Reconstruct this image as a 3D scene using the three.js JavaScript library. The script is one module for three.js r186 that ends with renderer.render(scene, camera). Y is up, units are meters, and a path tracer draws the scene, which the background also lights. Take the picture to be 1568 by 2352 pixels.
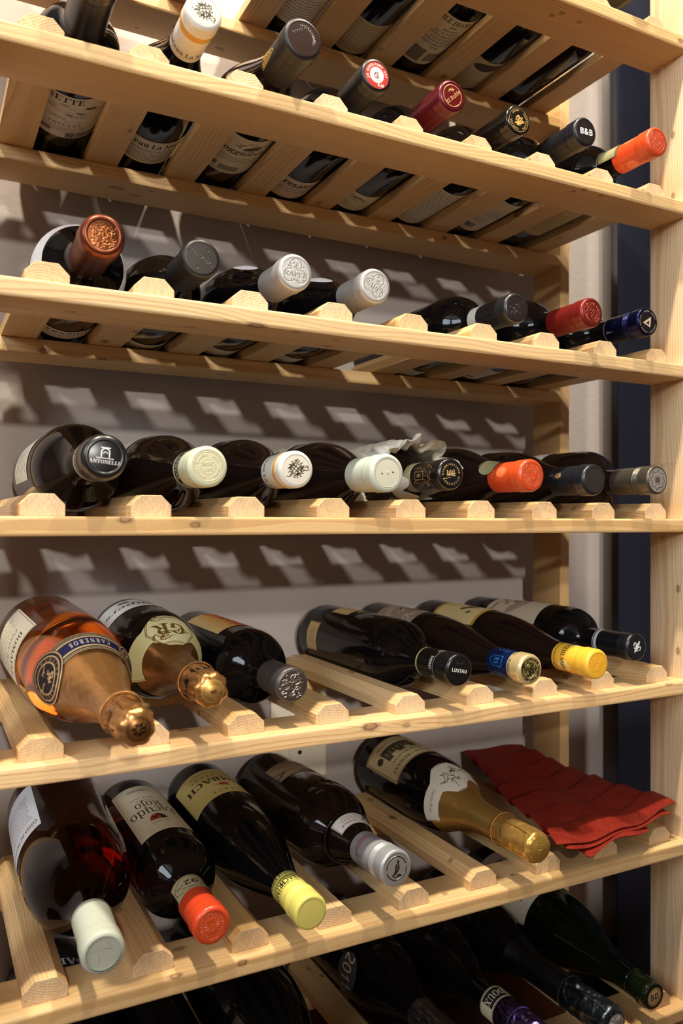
import * as THREE from 'three';
import { mergeGeometries, mergeVertices, toCreasedNormals } from 'three/addons/utils/BufferGeometryUtils.js';
import { RoundedBoxGeometry } from 'three/addons/geometries/RoundedBoxGeometry.js';
import { FontLoader } from 'three/addons/loaders/FontLoader.js';
import { TextGeometry } from 'three/addons/geometries/TextGeometry.js';
import { RectAreaLightUniformsLib } from 'three/addons/lights/RectAreaLightUniformsLib.js';

// ---------------------------------------------------------------- camera, sky, light, exposure
const Y0 = 0.85;                                   // height of the eye-level shelf's datum above the floor
const scene = new THREE.Scene();
const camera = new THREE.PerspectiveCamera(64.768, 1568 / 2352, 0.02, 30);
camera.position.set(-0.1112, 0.0059 + Y0, 0.7171);
camera.rotation.order = 'YXZ';
camera.rotation.set(0.0091, -0.4803, 0.0031);
camera.focus = 0.88; camera.userData.fStop = 5.6;
const renderer = new THREE.WebGLRenderer({ antialias: true });
renderer.toneMapping = THREE.LinearToneMapping;
renderer.toneMappingExposure = 1.0;
renderer.shadowMap.enabled = true;
renderer.shadowMap.type = THREE.PCFSoftShadowMap;
scene.background = new THREE.Color(0.55, 0.68, 0.9);
scene.backgroundIntensity = 1.2;
RectAreaLightUniformsLib.init();
const WARM = new THREE.Color(1.0, 0.88, 0.70), SPOT = new THREE.Color(1.0, 0.95, 0.86), DAY = new THREE.Color(0.80, 0.90, 1.0);
const LAMPS = [[-0.2, 0.25, 10.5, 'left'], [0.55, 0.25, 8.5, 'right']];   // ceiling downlights just in front of the rack: x, z, intensity
const SPOTS = [[-0.55, 2.28, 5.8, 42, 0.2, 'far end of the room'], [-0.8, 2.28, 4.0, 18, 0.4, 'window side of the room']];   // ceiling spotlights aimed at the rack: x, y, z, intensity, half angle
const CEIL = 2.44, COUNTER = 0.97;
const WINDOW = { x: -1.75, y0: 1.4, y1: 2.3, z0: 0.45, z1: 1.75, power: 10 };

// ---------------------------------------------------------------- helpers
let seed = 7;
const rnd = () => { seed = (seed * 1664525 + 1013904223) >>> 0; return seed / 4294967296; };
const used = {};
const numbered = (n) => { const k = used[n] = (used[n] ?? -1) + 1; return k ? n + '_' + String(k).padStart(3, '0') : n; };
const shade = (m) => { m.castShadow = m.receiveShadow = true; return m; };
function part(name, geo, mat, parent) { const m = shade(new THREE.Mesh(geo, mat)); m.name = numbered(name); parent.add(m); return m; }
function thing(name, label, category, pos, group) {
  const o = new THREE.Group(); o.name = numbered(name); o.position.set(...pos);
  o.userData = { label, category }; if (group) o.userData.group = group; scene.add(o); return o;
}
function struct(name, geo, mat) { const m = part(name, geo, mat, scene); m.userData.kind = 'structure'; return m; }
function hash2(x, y) { let h = (x * 374761393 + y * 668265263) | 0; h = Math.imul(h ^ (h >>> 13), 1274126177); return ((h ^ (h >>> 16)) >>> 0) / 4294967296; }
function vnoise(x, y) {
  const xi = Math.floor(x), yi = Math.floor(y); let fx = x - xi, fy = y - yi;
  fx = fx * fx * (3 - 2 * fx); fy = fy * fy * (3 - 2 * fy);
  const a = hash2(xi, yi), b = hash2(xi + 1, yi), c = hash2(xi, yi + 1), d = hash2(xi + 1, yi + 1);
  return a + (b - a) * fx + (c - a) * fy + (a - b - c + d) * fx * fy;
}
const fbm = (x, y, n = 3) => { let s = 0, a = 0.5, t = 0; for (let i = 0; i < n; i++) { s += a * vnoise(x, y); t += a; a *= 0.5; x *= 2.03; y *= 2.03; } return s / t; };
const sstep = (a, b, x) => { x = Math.min(1, Math.max(0, (x - a) / (b - a))); return x * x * (3 - 2 * x); };
const lerp = (a, b, t) => a + (b - a) * t;
const enc = (v) => Math.round(255 * (v <= 0.0031308 ? 12.92 * v : 1.055 * Math.pow(Math.min(1, v), 1 / 2.4) - 0.055));
function dataTex(w, h, fill, srgb) {
  const d = new Uint8Array(w * h * 4);
  for (let y = 0; y < h; y++) for (let x = 0; x < w; x++) {
    const c = fill(x, y), i = (y * w + x) * 4;
    if (srgb) { d[i] = enc(c[0]); d[i + 1] = enc(c[1]); d[i + 2] = enc(c[2]); } else { d[i] = d[i + 1] = d[i + 2] = Math.max(0, Math.min(255, c * 255)); }
    d[i + 3] = 255;
  }
  const t = new THREE.DataTexture(d, w, h); t.magFilter = THREE.LinearFilter; t.minFilter = THREE.LinearMipmapLinearFilter; t.generateMipmaps = true;
  t.wrapS = t.wrapT = THREE.MirroredRepeatWrapping; if (srgb) t.colorSpace = THREE.SRGBColorSpace; t.needsUpdate = true; return t;
}

// ---------------------------------------------------------------- pine: side grain (1 m x 0.25 m) and end grain (0.1 m)
function pineMaps(s, nk) {
  const W = 2048, H = 512, knots = [];
  seed = s;
  for (let i = 0; i < nk; i++) knots.push([rnd(), rnd() * 0.25, lerp(0.0016, 0.0052, rnd() * rnd()), rnd(), lerp(1.1, 2.2, rnd())]);
  const v0 = 0.03 + rnd() * 0.19, hgt = 0.02 + 0.02 * rnd(), o = s * 3.7;
  const hArr = new Float32Array(W * H);
  const col = dataTex(W, H, (px, py) => {
    const u = px / W, v = py / H * 0.25;
    let warp = (fbm(u * 3 + o, v * 9, 3) - 0.5) * 0.045, dark = 0, ring = 0;
    for (const [ku, kv, kr, kd, ks] of knots) {
      const dx = (u - ku) / ks, dy = v - kv, d2 = dx * dx + dy * dy, r = kr * kr;
      if (d2 > r * 60) continue;
      warp += Math.sign(dy + 1e-6) * kr * 0.9 * Math.exp(-d2 / (r * 9));
      const d = Math.sqrt(d2) / kr + (vnoise(u * 900, v * 900) - 0.5) * 0.35;
      if (d < 1.7) { const k = 1 - sstep(0.8, 1.15, d); dark = Math.max(dark, k * (0.5 + 0.5 * kd)); ring = Math.max(ring, Math.exp(-Math.pow((d - 0.95) / 0.22, 2)) * (0.35 + 0.5 * kd)); ring = Math.max(ring, 0.28 * Math.exp(-Math.pow((d - 1.3) / 0.5, 2))); }
    }
    const vc = v - v0 + warp + (fbm(u * 1.3 + o, 3.3, 2) - 0.5) * 0.06;
    const rr = Math.sqrt(vc * vc + hgt * hgt) * 330 + fbm(u * 9, v * 60 + o, 2) * 0.5;
    const t = rr - Math.floor(rr), late = sstep(0.35, 0.92, t) * (1 - sstep(0.93, 1, t));
    const strength = 0.35 + 0.65 * hash2(Math.floor(rr), s);
    const fib = vnoise(u * 260 + o, v * 5200) * 0.6 + vnoise(u * 900, v * 9000) * 0.4;
    const tone = fbm(u * 2.2 + o, v * 14, 3);
    let r = 0.72, g = 0.49, b = 0.238;
    const k = late * strength * 0.62; r *= 1 - 0.32 * k; g *= 1 - 0.52 * k; b *= 1 - 0.72 * k;
    const f = 0.93 + 0.14 * fib; const q = 0.88 + 0.22 * tone; r *= f * lerp(1, q, 0.6); g *= f * q; b *= f * q * q;
    if (dark > 0) { r = lerp(r, 0.26, dark * 0.8); g = lerp(g, 0.115, dark * 0.8); b = lerp(b, 0.042, dark * 0.8); }
    if (ring > 0) { r = lerp(r, 0.06, ring); g = lerp(g, 0.026, ring); b = lerp(b, 0.012, ring); }
    hArr[py * W + px] = 0.75 - 0.4 * late * strength + 0.25 * (fib - 0.5) - 0.4 * ring;
    return [r, g, b];
  }, true);
  return { col, bump: dataTex(W, H, (x, y) => hArr[y * W + x], false) };
}
function endMaps(s) {
  const N = 512, hA = new Float32Array(N * N), o = s * 5.1;
  const col = dataTex(N, N, (px, py) => {
    const x = px / N * 0.1, y = py / N * 0.1;
    const cx = 0.03 + 0.04 * hash2(s, 3), cy = -0.012 + 0.05 * hash2(s, 9);
    const a = Math.atan2(y - cy, x - cx), rr = Math.hypot(x - cx, y - cy) * 430 + (fbm(x * 60 + o, y * 60, 3) - 0.5) * 1.3 + Math.sin(a * 3 + s) * 0.5;
    const t = rr - Math.floor(rr), late = sstep(0.45, 0.9, t) * (1 - sstep(0.92, 1, t)), st = 0.3 + 0.7 * hash2(Math.floor(rr), s);
    const saw = vnoise(x * 900 + y * 300 + o, y * 200 - x * 60), sp = vnoise(x * 3500, y * 3500);
    const k = late * st * 0.5, f = 0.82 + 0.2 * saw + 0.12 * (sp - 0.5), q = 0.9 + 0.2 * fbm(x * 30 + o, y * 30, 2);
    hA[py * N + px] = 0.5 + 0.45 * (saw - 0.5) + 0.5 * (sp - 0.5) - 0.25 * late;
    return [0.72 * f * (1 - 0.34 * k) * q, 0.525 * f * (1 - 0.52 * k) * q, 0.315 * f * (1 - 0.7 * k) * q];
  }, true);
  return { col, bump: dataTex(N, N, (x, y) => hA[y * N + x], false) };
}
const pines = [pineMaps(11, 26), pineMaps(23, 40), pineMaps(37, 18)], ends = [endMaps(4), endMaps(13), endMaps(29)];
const woodMats = [];                               // pairs [side, end]; tints differ from board to board
[[1, 1, 1], [1.06, 1.05, 1.08], [0.95, 0.9, 0.84], [1.0, 0.97, 0.93], [1.02, 1.04, 1.1], [0.97, 0.94, 0.88], [1.02, 1.1, 1.42]].forEach((t, i) => {
  const p = pines[i % 3], e = ends[i % 3];
  woodMats.push([
    new THREE.MeshStandardMaterial({ map: p.col, bumpMap: p.bump, bumpScale: 0.00025, roughness: 0.56, color: new THREE.Color(...t) }),
    new THREE.MeshStandardMaterial({ map: e.col, bumpMap: e.bump, bumpScale: 0.0005, roughness: 0.8, color: new THREE.Color(...t) })]);
});

/** A board: PROFILE (counter-clockwise [a, b] points) run along LEN, ends eased by BEV; groups: 0 long faces, 1 sawn ends. Local: a -> x, b -> y, length -> z. */
function board(profile, len, bev, ou, ov) {
  const P = [], U = [], n = profile.length, cap = [], capU = [];
  const cx = profile.reduce((s, p) => s + p[0], 0) / n, cy = profile.reduce((s, p) => s + p[1], 0) / n;
  const per = [0]; for (let i = 0; i < n; i++) { const p = profile[i], q = profile[(i + 1) % n]; per.push(per[i] + Math.hypot(q[0] - p[0], q[1] - p[1])); }
  const mx = Math.max(...profile.map((p) => Math.abs(p[0] - cx))), my = Math.max(...profile.map((p) => Math.abs(p[1] - cy)));
  const ins = (p) => [cx + (p[0] - cx) * (1 - bev / mx), cy + (p[1] - cy) * (1 - bev / my)];
  const rings = [[0, 1], [bev, 0], [len - bev, 0], [len, 1]];
  const pt = (i, r) => { const p = profile[i % n], q = r[1] ? ins(p) : p; return [q[0], q[1], r[0]]; };
  for (let k = 0; k < 3; k++) for (let i = 0; i < n; i++) {
    const a = pt(i, rings[k]), b = pt(i + 1, rings[k]), c = pt(i + 1, rings[k + 1]), d = pt(i, rings[k + 1]);
    const uv = (p, j) => [p[2] + ou, (per[j] + ov) / 0.25];
    P.push(...a, ...b, ...c, ...a, ...c, ...d);
    U.push(...uv(a, i), ...uv(b, i + 1), ...uv(c, i + 1), ...uv(a, i), ...uv(c, i + 1), ...uv(d, i));
  }
  for (const e of [0, 1]) for (let i = 0; i < n; i++) {
    const r = rings[e * 3], a = [cx, cy, r[0]], b = pt(e ? i : i + 1, r), c = pt(e ? i + 1 : i, r);
    for (const p of [a, b, c]) { cap.push(...p); capU.push((p[0] + ou * 0.7 + e * 0.03) / 0.1, (p[1] + ov) / 0.1); }
  }
  const nP = P.length / 3;
  let g = new THREE.BufferGeometry();
  g.setAttribute('position', new THREE.Float32BufferAttribute(P.concat(cap), 3));
  g.setAttribute('uv', new THREE.Float32BufferAttribute(U.concat(capU), 2));
  g.computeVertexNormals();
  g = toCreasedNormals(g, 0.55);
  g.clearGroups(); g.addGroup(0, nP, 0); g.addGroup(nP, cap.length / 3, 1);
  return g;
}
function roundRect(w, h, r, n = 3) {
  const out = [];
  for (const [sx, sy, a0] of [[1, -1, -90], [1, 1, 0], [-1, 1, 90], [-1, -1, 180]]) for (let i = 0; i <= n; i++) {
    const a = (a0 + 90 * i / n) * Math.PI / 180; out.push([sx * (w / 2 - r) + r * Math.cos(a), sy * (h / 2 - r) + r * Math.sin(a)]);
  }
  return out;
}

// ---------------------------------------------------------------- the room
const plaster = dataTex(512, 512, (x, y) => { const f = 0.96 + 0.05 * fbm(x / 5, y / 5, 3) + 0.03 * (vnoise(x / 1.5, y / 1.5) - 0.5); return [0.47 * f, 0.41 * f, 0.385 * f]; }, true);
const plasterBump = dataTex(512, 512, (x, y) => fbm(x / 3, y / 3, 3), false);
plaster.repeat.set(3, 3); plasterBump.repeat.set(3, 3);
const M = {
  wall: new THREE.MeshStandardMaterial({ map: plaster, bumpMap: plasterBump, bumpScale: 0.0004, roughness: 0.9 }),
  pale: new THREE.MeshStandardMaterial({ color: 0xd9d3c8, roughness: 0.9 }),
  floor: new THREE.MeshStandardMaterial({ color: 0x5d4330, roughness: 0.5 }),
  black: new THREE.MeshStandardMaterial({ color: 0x0c0c0f, roughness: 0.5 }),
  white: new THREE.MeshStandardMaterial({ color: 0xe9e6df, roughness: 0.5 }),
  plate: new THREE.MeshStandardMaterial({ color: 0xefe4cf, roughness: 0.45 }),
  slot: new THREE.MeshStandardMaterial({ color: 0x14110e, roughness: 0.8 }),
};
const box = (w, h, d, x, y, z) => { const g = new THREE.BoxGeometry(w, h, d); g.translate(x, y, z); return g; };
const ZW = -0.335, XL = -1.75, XR = 2.3, ZF = 6.6;
struct('wall_back', box(XR - XL + 0.2, CEIL + 0.2, 0.1, (XR + XL) / 2, CEIL / 2, ZW - 0.05), M.wall);
struct('wall_right', box(0.1, CEIL + 0.2, ZF - ZW, XR + 0.05, CEIL / 2, (ZF + ZW) / 2), M.wall);
struct('wall_front', box(XR - XL + 0.2, CEIL + 0.2, 0.1, (XR + XL) / 2, CEIL / 2, ZF + 0.05), M.wall);
struct('floor', box(XR - XL + 0.2, 0.1, ZF - ZW + 0.2, (XR + XL) / 2, -0.05, (ZF + ZW) / 2), M.floor);
struct('ceiling', box(XR - XL + 0.2, 0.1, ZF - ZW + 0.2, (XR + XL) / 2, CEIL + 0.05, (ZF + ZW) / 2), M.pale);
struct('baseboard_back', box(XR - XL, 0.118, 0.014, (XR + XL) / 2, 0.059, ZW + 0.007), M.black);
{
  const w = WINDOW, x = XL - 0.05, t = 0.1;
  struct('wall_left', mergeGeometries([
    box(t, w.y0, ZF - ZW, x, w.y0 / 2, (ZF + ZW) / 2), box(t, CEIL - w.y1, ZF - ZW, x, (CEIL + w.y1) / 2, (ZF + ZW) / 2),
    box(t, w.y1 - w.y0, w.z0 - ZW, x, (w.y0 + w.y1) / 2, (w.z0 + ZW) / 2), box(t, w.y1 - w.y0, ZF - w.z1, x, (w.y0 + w.y1) / 2, (ZF + w.z1) / 2)]), M.wall);
  const yc = (w.y0 + w.y1) / 2, zc = (w.z0 + w.z1) / 2, h = w.y1 - w.y0, d = w.z1 - w.z0;
  struct('window_1', mergeGeometries([
    box(0.06, 0.05, d, x, w.y0 + 0.025, zc), box(0.06, 0.05, d, x, w.y1 - 0.025, zc), box(0.06, h, 0.05, x, yc, w.z0 + 0.025), box(0.06, h, 0.05, x, yc, w.z1 - 0.025), box(0.06, h, 0.045, x, yc, zc)]), M.white);
  const l = new THREE.RectAreaLight(DAY, w.power, d - 0.1, h - 0.1); l.position.set(XL + 0.02, yc, zc); l.rotation.y = -Math.PI / 2; l.name = 'window_light'; scene.add(l);
}
const glowMat = new THREE.MeshStandardMaterial({ color: 0xfff2dd, emissive: WARM, emissiveIntensity: 4 });
for (const [x, z, power, where] of LAMPS) {
  const t = thing('ceiling_light', 'round recessed downlight in the ceiling above the ' + where + ' half of the rack', 'light', [x, CEIL, z], 'ceiling downlights');
  part('trim_ring', new THREE.LatheGeometry([[0.034, -0.004], [0.046, -0.008], [0.052, -0.004], [0.054, 0], [0.034, 0]].map((p) => new THREE.Vector2(...p)), 32), M.white, t);
  const d = new THREE.CylinderGeometry(0.033, 0.033, 0.004, 32); d.translate(0, -0.003, 0);
  part('lamp_disc', d, glowMat, t);
  const s = new THREE.SpotLight(WARM, power, 0, 1.15, 0.6, 2); s.position.set(x, CEIL - 0.03, z); s.target.position.set(x, 0, z - 0.1); s.castShadow = true; s.shadow.radius = 1.6; s.shadow.bias = -0.0005;
  s.name = 'downlight'; scene.add(s, s.target);
}
for (const [x, y, z, power, ang, where] of SPOTS) {
  const t = thing('ceiling_spotlight', 'black cylindrical ceiling spotlight at the ' + where + ', aimed at the rack', 'light', [x, CEIL, z], 'ceiling spotlights');
  const aim = new THREE.Vector3(0.42, Y0 + 0.1, 0), dir = aim.clone().sub(new THREE.Vector3(x, y, z)).normalize();
  const turn = (g, back) => { g.rotateX(Math.PI / 2); const q = new THREE.Quaternion().setFromUnitVectors(new THREE.Vector3(0, 0, 1), dir); g.applyQuaternion(q); g.translate(dir.x * back, y - CEIL + dir.y * back, dir.z * back); return g; };
  part('lamp_housing', turn(new THREE.LatheGeometry([[0, -0.13], [0.036, -0.13], [0.04, -0.126], [0.04, 0], [0.037, 0], [0.037, -0.012], [0, -0.012]].map((p) => new THREE.Vector2(...p)), 32), 0), M.black, t);
  part('lamp_disc', turn(new THREE.CylinderGeometry(0.0365, 0.0365, 0.003, 32), -0.009), glowMat, t);
  const st = new THREE.CylinderGeometry(0.008, 0.008, CEIL - y, 12); st.translate(-dir.x * 0.06, (y - CEIL) / 2 + 0.03, -dir.z * 0.06); part('stem', st, M.black, t);
  const l = new THREE.SpotLight(SPOT, power, 0, ang, 0.45, 2); l.position.set(x, y, z).addScaledVector(dir, 0.004); l.target.position.copy(aim); l.castShadow = true; l.shadow.radius = 4; l.shadow.bias = -0.0004; l.name = 'spotlight'; scene.add(l, l.target);
}
{                                                  // counter behind the photographer; it keeps the far spotlights off the lowest shelves
  const t = thing('kitchen_counter', 'dark kitchen counter standing across the room from the rack', 'counter', [0.3, 0, 1.6]);
  const w = new RoundedBoxGeometry(2.4, 0.04, 0.66, 2, 0.006); w.translate(0, COUNTER - 0.02, 0); part('worktop', w, M.black, t);
  part('cabinet', box(2.3, COUNTER - 0.12, 0.58, 0, 0.08 + (COUNTER - 0.12) / 2, 0), M.floor, t);
  part('plinth', box(2.2, 0.08, 0.5, 0, 0.04, 0), M.black, t);
}

// ---------------------------------------------------------------- the rack
const RAIL = [0, 0.6335, 0.4184, 0.2067, 0.0077, -0.2008, -0.4071, -0.6175].map((v) => v + Y0);   // tops of the rails, level 1 .. 7
const OFF = [0, -0.0032, -0.0032, 0.0024, 0, 0, 0.0047, 0.0047];
const PITCH = 0.093, RT = 0.0169, RW = 0.0643, CW = 0.0371, CH = 0.0196, ZB = -0.2376, XP = 0.7693, XQ = -0.063, PT = 0.0185;
const slotX = (lv, i) => (i + 0.5) * PITCH - CW / 2 + OFF[lv];
const rack = thing('wine_rack', 'pale pine wine rack with seven levels of flat rails and chamfered cross cleats', 'wine rack', [0, 0, 0]);
let wi = 0;
const pick = () => woodMats[(wi = (wi * 5 + 3 + Math.floor(rnd() * 4)) % 6)];
seed = 99;
const top = 2.0;
for (const [x, nm] of [[XP + PT / 2, 'r'], [XQ - PT / 2, 'l']]) for (const z of [-RW / 2, ZB - RW / 2]) {
  const cuts = z > -0.1 && nm === 'r' ? [0, 0.0815 + Y0, top] : [0, top];       // the right front post is two lengths joined end to end
  for (let i = 0; i + 1 < cuts.length; i++) {
    const g = board(roundRect(PT, RW, 0.0016), cuts[i + 1] - cuts[i], 0.0004, rnd(), rnd() * 0.1);
    g.rotateX(-Math.PI / 2); g.translate(x, cuts[i], z);
    part(z > -0.1 ? 'front_post' : 'back_post', g, woodMats[z > -0.1 ? 6 : 2], rack);
  }
}
for (let lv = 1; lv <= 7; lv++) for (const z of [-RW / 2, ZB - RW / 2]) {
  const g = board(roundRect(RW, RT, 0.0028), XP - XQ, 0.0003, rnd() * 0.2, rnd() * 0.12);
  g.rotateY(Math.PI / 2); g.translate(XQ, RAIL[lv] - RT / 2, z);
  part(z > -0.1 ? 'front_rail' : 'back_rail', g, z > -0.1 ? woodMats[[0, 3, 0, 4, 3, 1, 0, 2][lv]] : woodMats[[0, 2, 5, 0, 3, 0, 5, 2][lv]], rack);
}
const c = 0.0092, hw = CW / 2;
const cleatProfile = [[-hw, 0], [hw, 0], [hw, CH - c], [hw - c, CH], [-hw + c, CH], [-hw, CH - c]];
for (let lv = 1; lv <= 7; lv++) for (let i = 0; i < 9; i++) {
  const z1 = -0.0142 + (rnd() - 0.5) * 0.003, len = 0.2865 + rnd() * 0.003;
  const g = board(cleatProfile, len, 0.0005, rnd() * 0.7, rnd() * 0.15);
  g.translate(i * PITCH - hw + OFF[lv], RAIL[lv], z1 - len);
  part('cleat', g, pick(), rack);
}

// ---------------------------------------------------------------- print: atlases of labels and capsule tops
class Atlas {
  constructor(n) {
    this.n = n; this.x = this.y = this.row = 0;
    this.cv = document.createElement('canvas'); this.cv.width = this.cv.height = n; this.g = this.cv.getContext('2d');
    this.bv = document.createElement('canvas'); this.bv.width = this.bv.height = n; this.b = this.bv.getContext('2d'); this.b.fillStyle = '#808080'; this.b.fillRect(0, 0, n, n);
  }
  cell(w, h, draw, emboss) {
    if (this.x + w + 4 > this.n) { this.x = 0; this.y += this.row + 4; this.row = 0; }
    if (this.y + h > this.n) throw new Error('atlas full');
    for (const [g, f] of [[this.g, draw], [this.b, emboss]]) if (f) { g.save(); g.beginPath(); g.rect(this.x, this.y, w, h); g.clip(); g.translate(this.x, this.y); g.textAlign = 'center'; g.textBaseline = 'middle'; f(g, w, h); g.restore(); }
    const r = { u0: (this.x + 1) / this.n, u1: (this.x + w - 1) / this.n, v0: 1 - (this.y + h - 1) / this.n, v1: 1 - (this.y + 1) / this.n };
    this.x += w + 4; this.row = Math.max(this.row, h); return r;
  }
  finish() {
    const c = new THREE.CanvasTexture(this.cv); c.colorSpace = THREE.SRGBColorSpace; c.anisotropy = 8; const b = new THREE.CanvasTexture(this.bv); return { c, b };
  }
}
const LA = new Atlas(2048), TA = new Atlas(2048);
const T = (g, s, x, y, px, style = '', fam = 'serif', col) => { if (col) g.fillStyle = col; g.font = style + ' ' + px + 'px ' + fam; g.fillText(s, x, y); };
function arcText(g, s, x, y, r, a0, a1, px, style = 'bold', fam = 'serif', inward) {
  g.font = style + ' ' + px + 'px ' + fam;
  for (let i = 0; i < s.length; i++) { const a = a0 + (a1 - a0) * (s.length > 1 ? i / (s.length - 1) : 0.5); g.save(); g.translate(x + r * Math.sin(a), y - r * Math.cos(a)); g.rotate(inward ? a + Math.PI : a); g.fillText(s[i], 0, 0); g.restore(); }
}
const scrawl = (g, x, y, w, lines, lh, px, col, al = 0.75) => {    // blocks of small print
  g.fillStyle = col; g.globalAlpha = al;
  for (let l = 0; l < lines; l++) { let q = 0; const lw = w * (0.7 + 0.3 * rnd()); while (q < lw) { const k = px * (0.8 + 2.2 * rnd()); g.fillRect(x - lw / 2 + q, y + l * lh, Math.min(k, lw - q), px * 0.55); q += k + px * 0.5; } }
  g.globalAlpha = 1;
};
const paper = (g, w, h, col) => { g.fillStyle = col; g.fillRect(0, 0, w, h); for (let i = 0; i < 500; i++) { g.globalAlpha = 0.03 + 0.03 * rnd(); g.fillStyle = rnd() < 0.5 ? '#6b5a3a' : '#fffdf4'; g.fillRect(rnd() * w, rnd() * h, 1 + rnd() * 5, 1 + rnd()); } g.globalAlpha = 1; };
const bars = (g, x, y, w, h) => { g.fillStyle = '#1a1714'; let q = 0; while (q < w) { const k = 1 + 3.2 * rnd(); g.fillRect(x + q, y, k, h); q += k + 1 + 3 * rnd(); } };
const squiggle = (g, x, y, w, h, n, col, lw = 1) => { g.strokeStyle = col; g.lineWidth = lw; for (let k = 0; k < n; k++) { g.beginPath(); let px = x - w / 2 + rnd() * w, py = y - h / 2 + rnd() * h; g.moveTo(px, py); for (let i = 0; i < 4; i++) { const nx = px + (rnd() - 0.5) * w * 0.5, ny = py + (rnd() - 0.5) * h * 0.35; g.quadraticCurveTo(px + (rnd() - 0.5) * w * 0.3, py + (rnd() - 0.5) * h * 0.3, nx, ny); px = nx; py = ny; } g.stroke(); } };
const crest = (g, x, y, r, col, lw) => { g.strokeStyle = col; g.lineWidth = lw; g.beginPath(); g.ellipse(x, y, r * 0.55, r * 0.62, 0, 0, 7); g.stroke(); g.beginPath(); g.moveTo(x - r * 0.4, y - r * 0.25); g.lineTo(x + r * 0.4, y - r * 0.25); g.moveTo(x - r * 0.42, y + r * 0.1); g.lineTo(x + r * 0.42, y + r * 0.1); g.moveTo(x - r * 0.15, y - r * 0.55); g.lineTo(x - r * 0.15, y + r * 0.55); g.moveTo(x + r * 0.18, y - r * 0.55); g.lineTo(x + r * 0.18, y + r * 0.55); g.stroke(); for (let i = 0; i < 14; i++) { const a = i / 14 * 6.283; g.beginPath(); g.arc(x + Math.cos(a) * r * 0.82, y + Math.sin(a) * r * 0.82, r * 0.12, a, a + 4); g.stroke(); } };

// paper labels; up on the paper is towards the neck
const L = {};
L.sette = LA.cell(330, 300, (g, w, h) => { paper(g, w, h, '#dcd2bf'); squiggle(g, w * 0.5, h * 0.44, w * 0.9, h * 0.36, 34, 'rgba(90,84,74,.55)', 1.3); g.fillStyle = '#2b2723'; for (const [a, b, s] of [[0.75, 0.25, 16], [0.62, 0.36, 9], [0.5, 0.42, 8]]) { g.beginPath(); g.ellipse(w * a, h * b, s * 1.9, s * 0.4, 0.2, 0, 7); g.fill(); } T(g, 'SETTE', w * 0.42, h * 0.1, 46, 'bold', 'serif', '#1b1816'); T(g, '2016', w * 0.42, h * 0.21, 17, 'bold', 'serif', '#7a4a33'); T(g, 'T O S C A N A', w * 0.48, h * 0.68, 22, '', 'serif', '#2a2622'); scrawl(g, w * 0.5, h * 0.74, w * 0.7, 4, 9, 5, '#2a2622'); g.fillStyle = '#6d675c'; g.fillRect(w * 0.03, h * 0.82, w * 0.3, 26); bars(g, w * 0.52, h * 0.86, w * 0.45, 36); });
L.nertheBack = LA.cell(330, 150, (g, w, h) => { paper(g, w, h, '#e8e1cf'); T(g, 'Château La Nerthe', w * 0.52, h * 0.22, 38, 'bold', 'serif', '#1d1a17'); T(g, 'Châteauneuf-du-Pape', w * 0.5, h * 0.42, 20, 'italic', 'serif', '#3a342c'); scrawl(g, w * 0.5, h * 0.54, w * 0.9, 6, 10, 6, '#4a443a'); });
L.bird = LA.cell(300, 300, (g, w, h) => { paper(g, w, h, '#ddd3b9'); g.fillStyle = '#57503f'; g.beginPath(); g.ellipse(w * 0.6, h * 0.2, 42, 12, -0.3, 0, 7); g.fill(); squiggle(g, w * 0.6, h * 0.17, 120, 50, 9, '#57503f', 2); T(g, 'Poggiorosso', w * 0.55, h * 0.34, 44, 'bold italic', 'serif', '#221e18'); scrawl(g, w * 0.5, h * 0.5, w * 0.75, 4, 12, 6, '#5a5344'); g.fillStyle = '#6d6757'; g.fillRect(12, h * 0.76, 70, 34); g.fillStyle = '#8d8672'; g.fillRect(96, h * 0.78, 90, 40); scrawl(g, w * 0.5, h * 0.93, w * 0.8, 1, 8, 7, '#4a4437'); });
const simpleBack = (col, title, ts, fam, tint, lines) => (g, w, h) => { paper(g, w, h, col); if (title) T(g, title, w * 0.5, 30, ts, 'bold', fam, tint); scrawl(g, w * 0.5, title ? 58 : 20, w * 0.86, lines, 13, 6, tint); };
L.script = LA.cell(260, 120, simpleBack('#e3d3c6', 'Aresanna', 40, 'cursive', '#3c3029', 2));
L.oval = LA.cell(260, 130, (g, w, h) => { paper(g, w, h, '#ddd6b4'); squiggle(g, w * 0.55, 34, 190, 40, 8, '#4f5a3c', 3); scrawl(g, w / 2, 70, w * 0.8, 4, 13, 6, '#77714f'); });
L.essay = LA.cell(260, 300, (g, w, h) => { paper(g, w, h, '#ddd6c3'); scrawl(g, w / 2, 14, w * 0.9, 20, 14, 7, '#39352e'); });
L.small = LA.cell(220, 260, (g, w, h) => { paper(g, w, h, '#ddd3c4'); T(g, '✶', w * 0.7, 34, 40, '', 'serif', '#5a5048'); scrawl(g, w * 0.6, 80, w * 0.5, 4, 12, 6, '#5a5048'); scrawl(g, w * 0.4, 150, w * 0.5, 3, 12, 6, '#6a6055'); bars(g, 30, 200, 90, 34); });
L.beige = LA.cell(220, 260, (g, w, h) => { paper(g, w, h, '#cfc093'); scrawl(g, w / 2, 90, w * 0.8, 11, 13, 7, '#7a6d45'); });
L.classico = LA.cell(300, 280, (g, w, h) => { paper(g, w, h, '#dcd3c4'); T(g, 'Riserva', w * 0.5, 40, 50, 'italic', 'serif', '#3a3a3c'); T(g, 'CLASSICO', w * 0.52, 96, 32, 'bold', 'serif', '#3f3c3a'); scrawl(g, w / 2, 130, w * 0.8, 9, 15, 7, '#5c564d'); });
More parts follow.
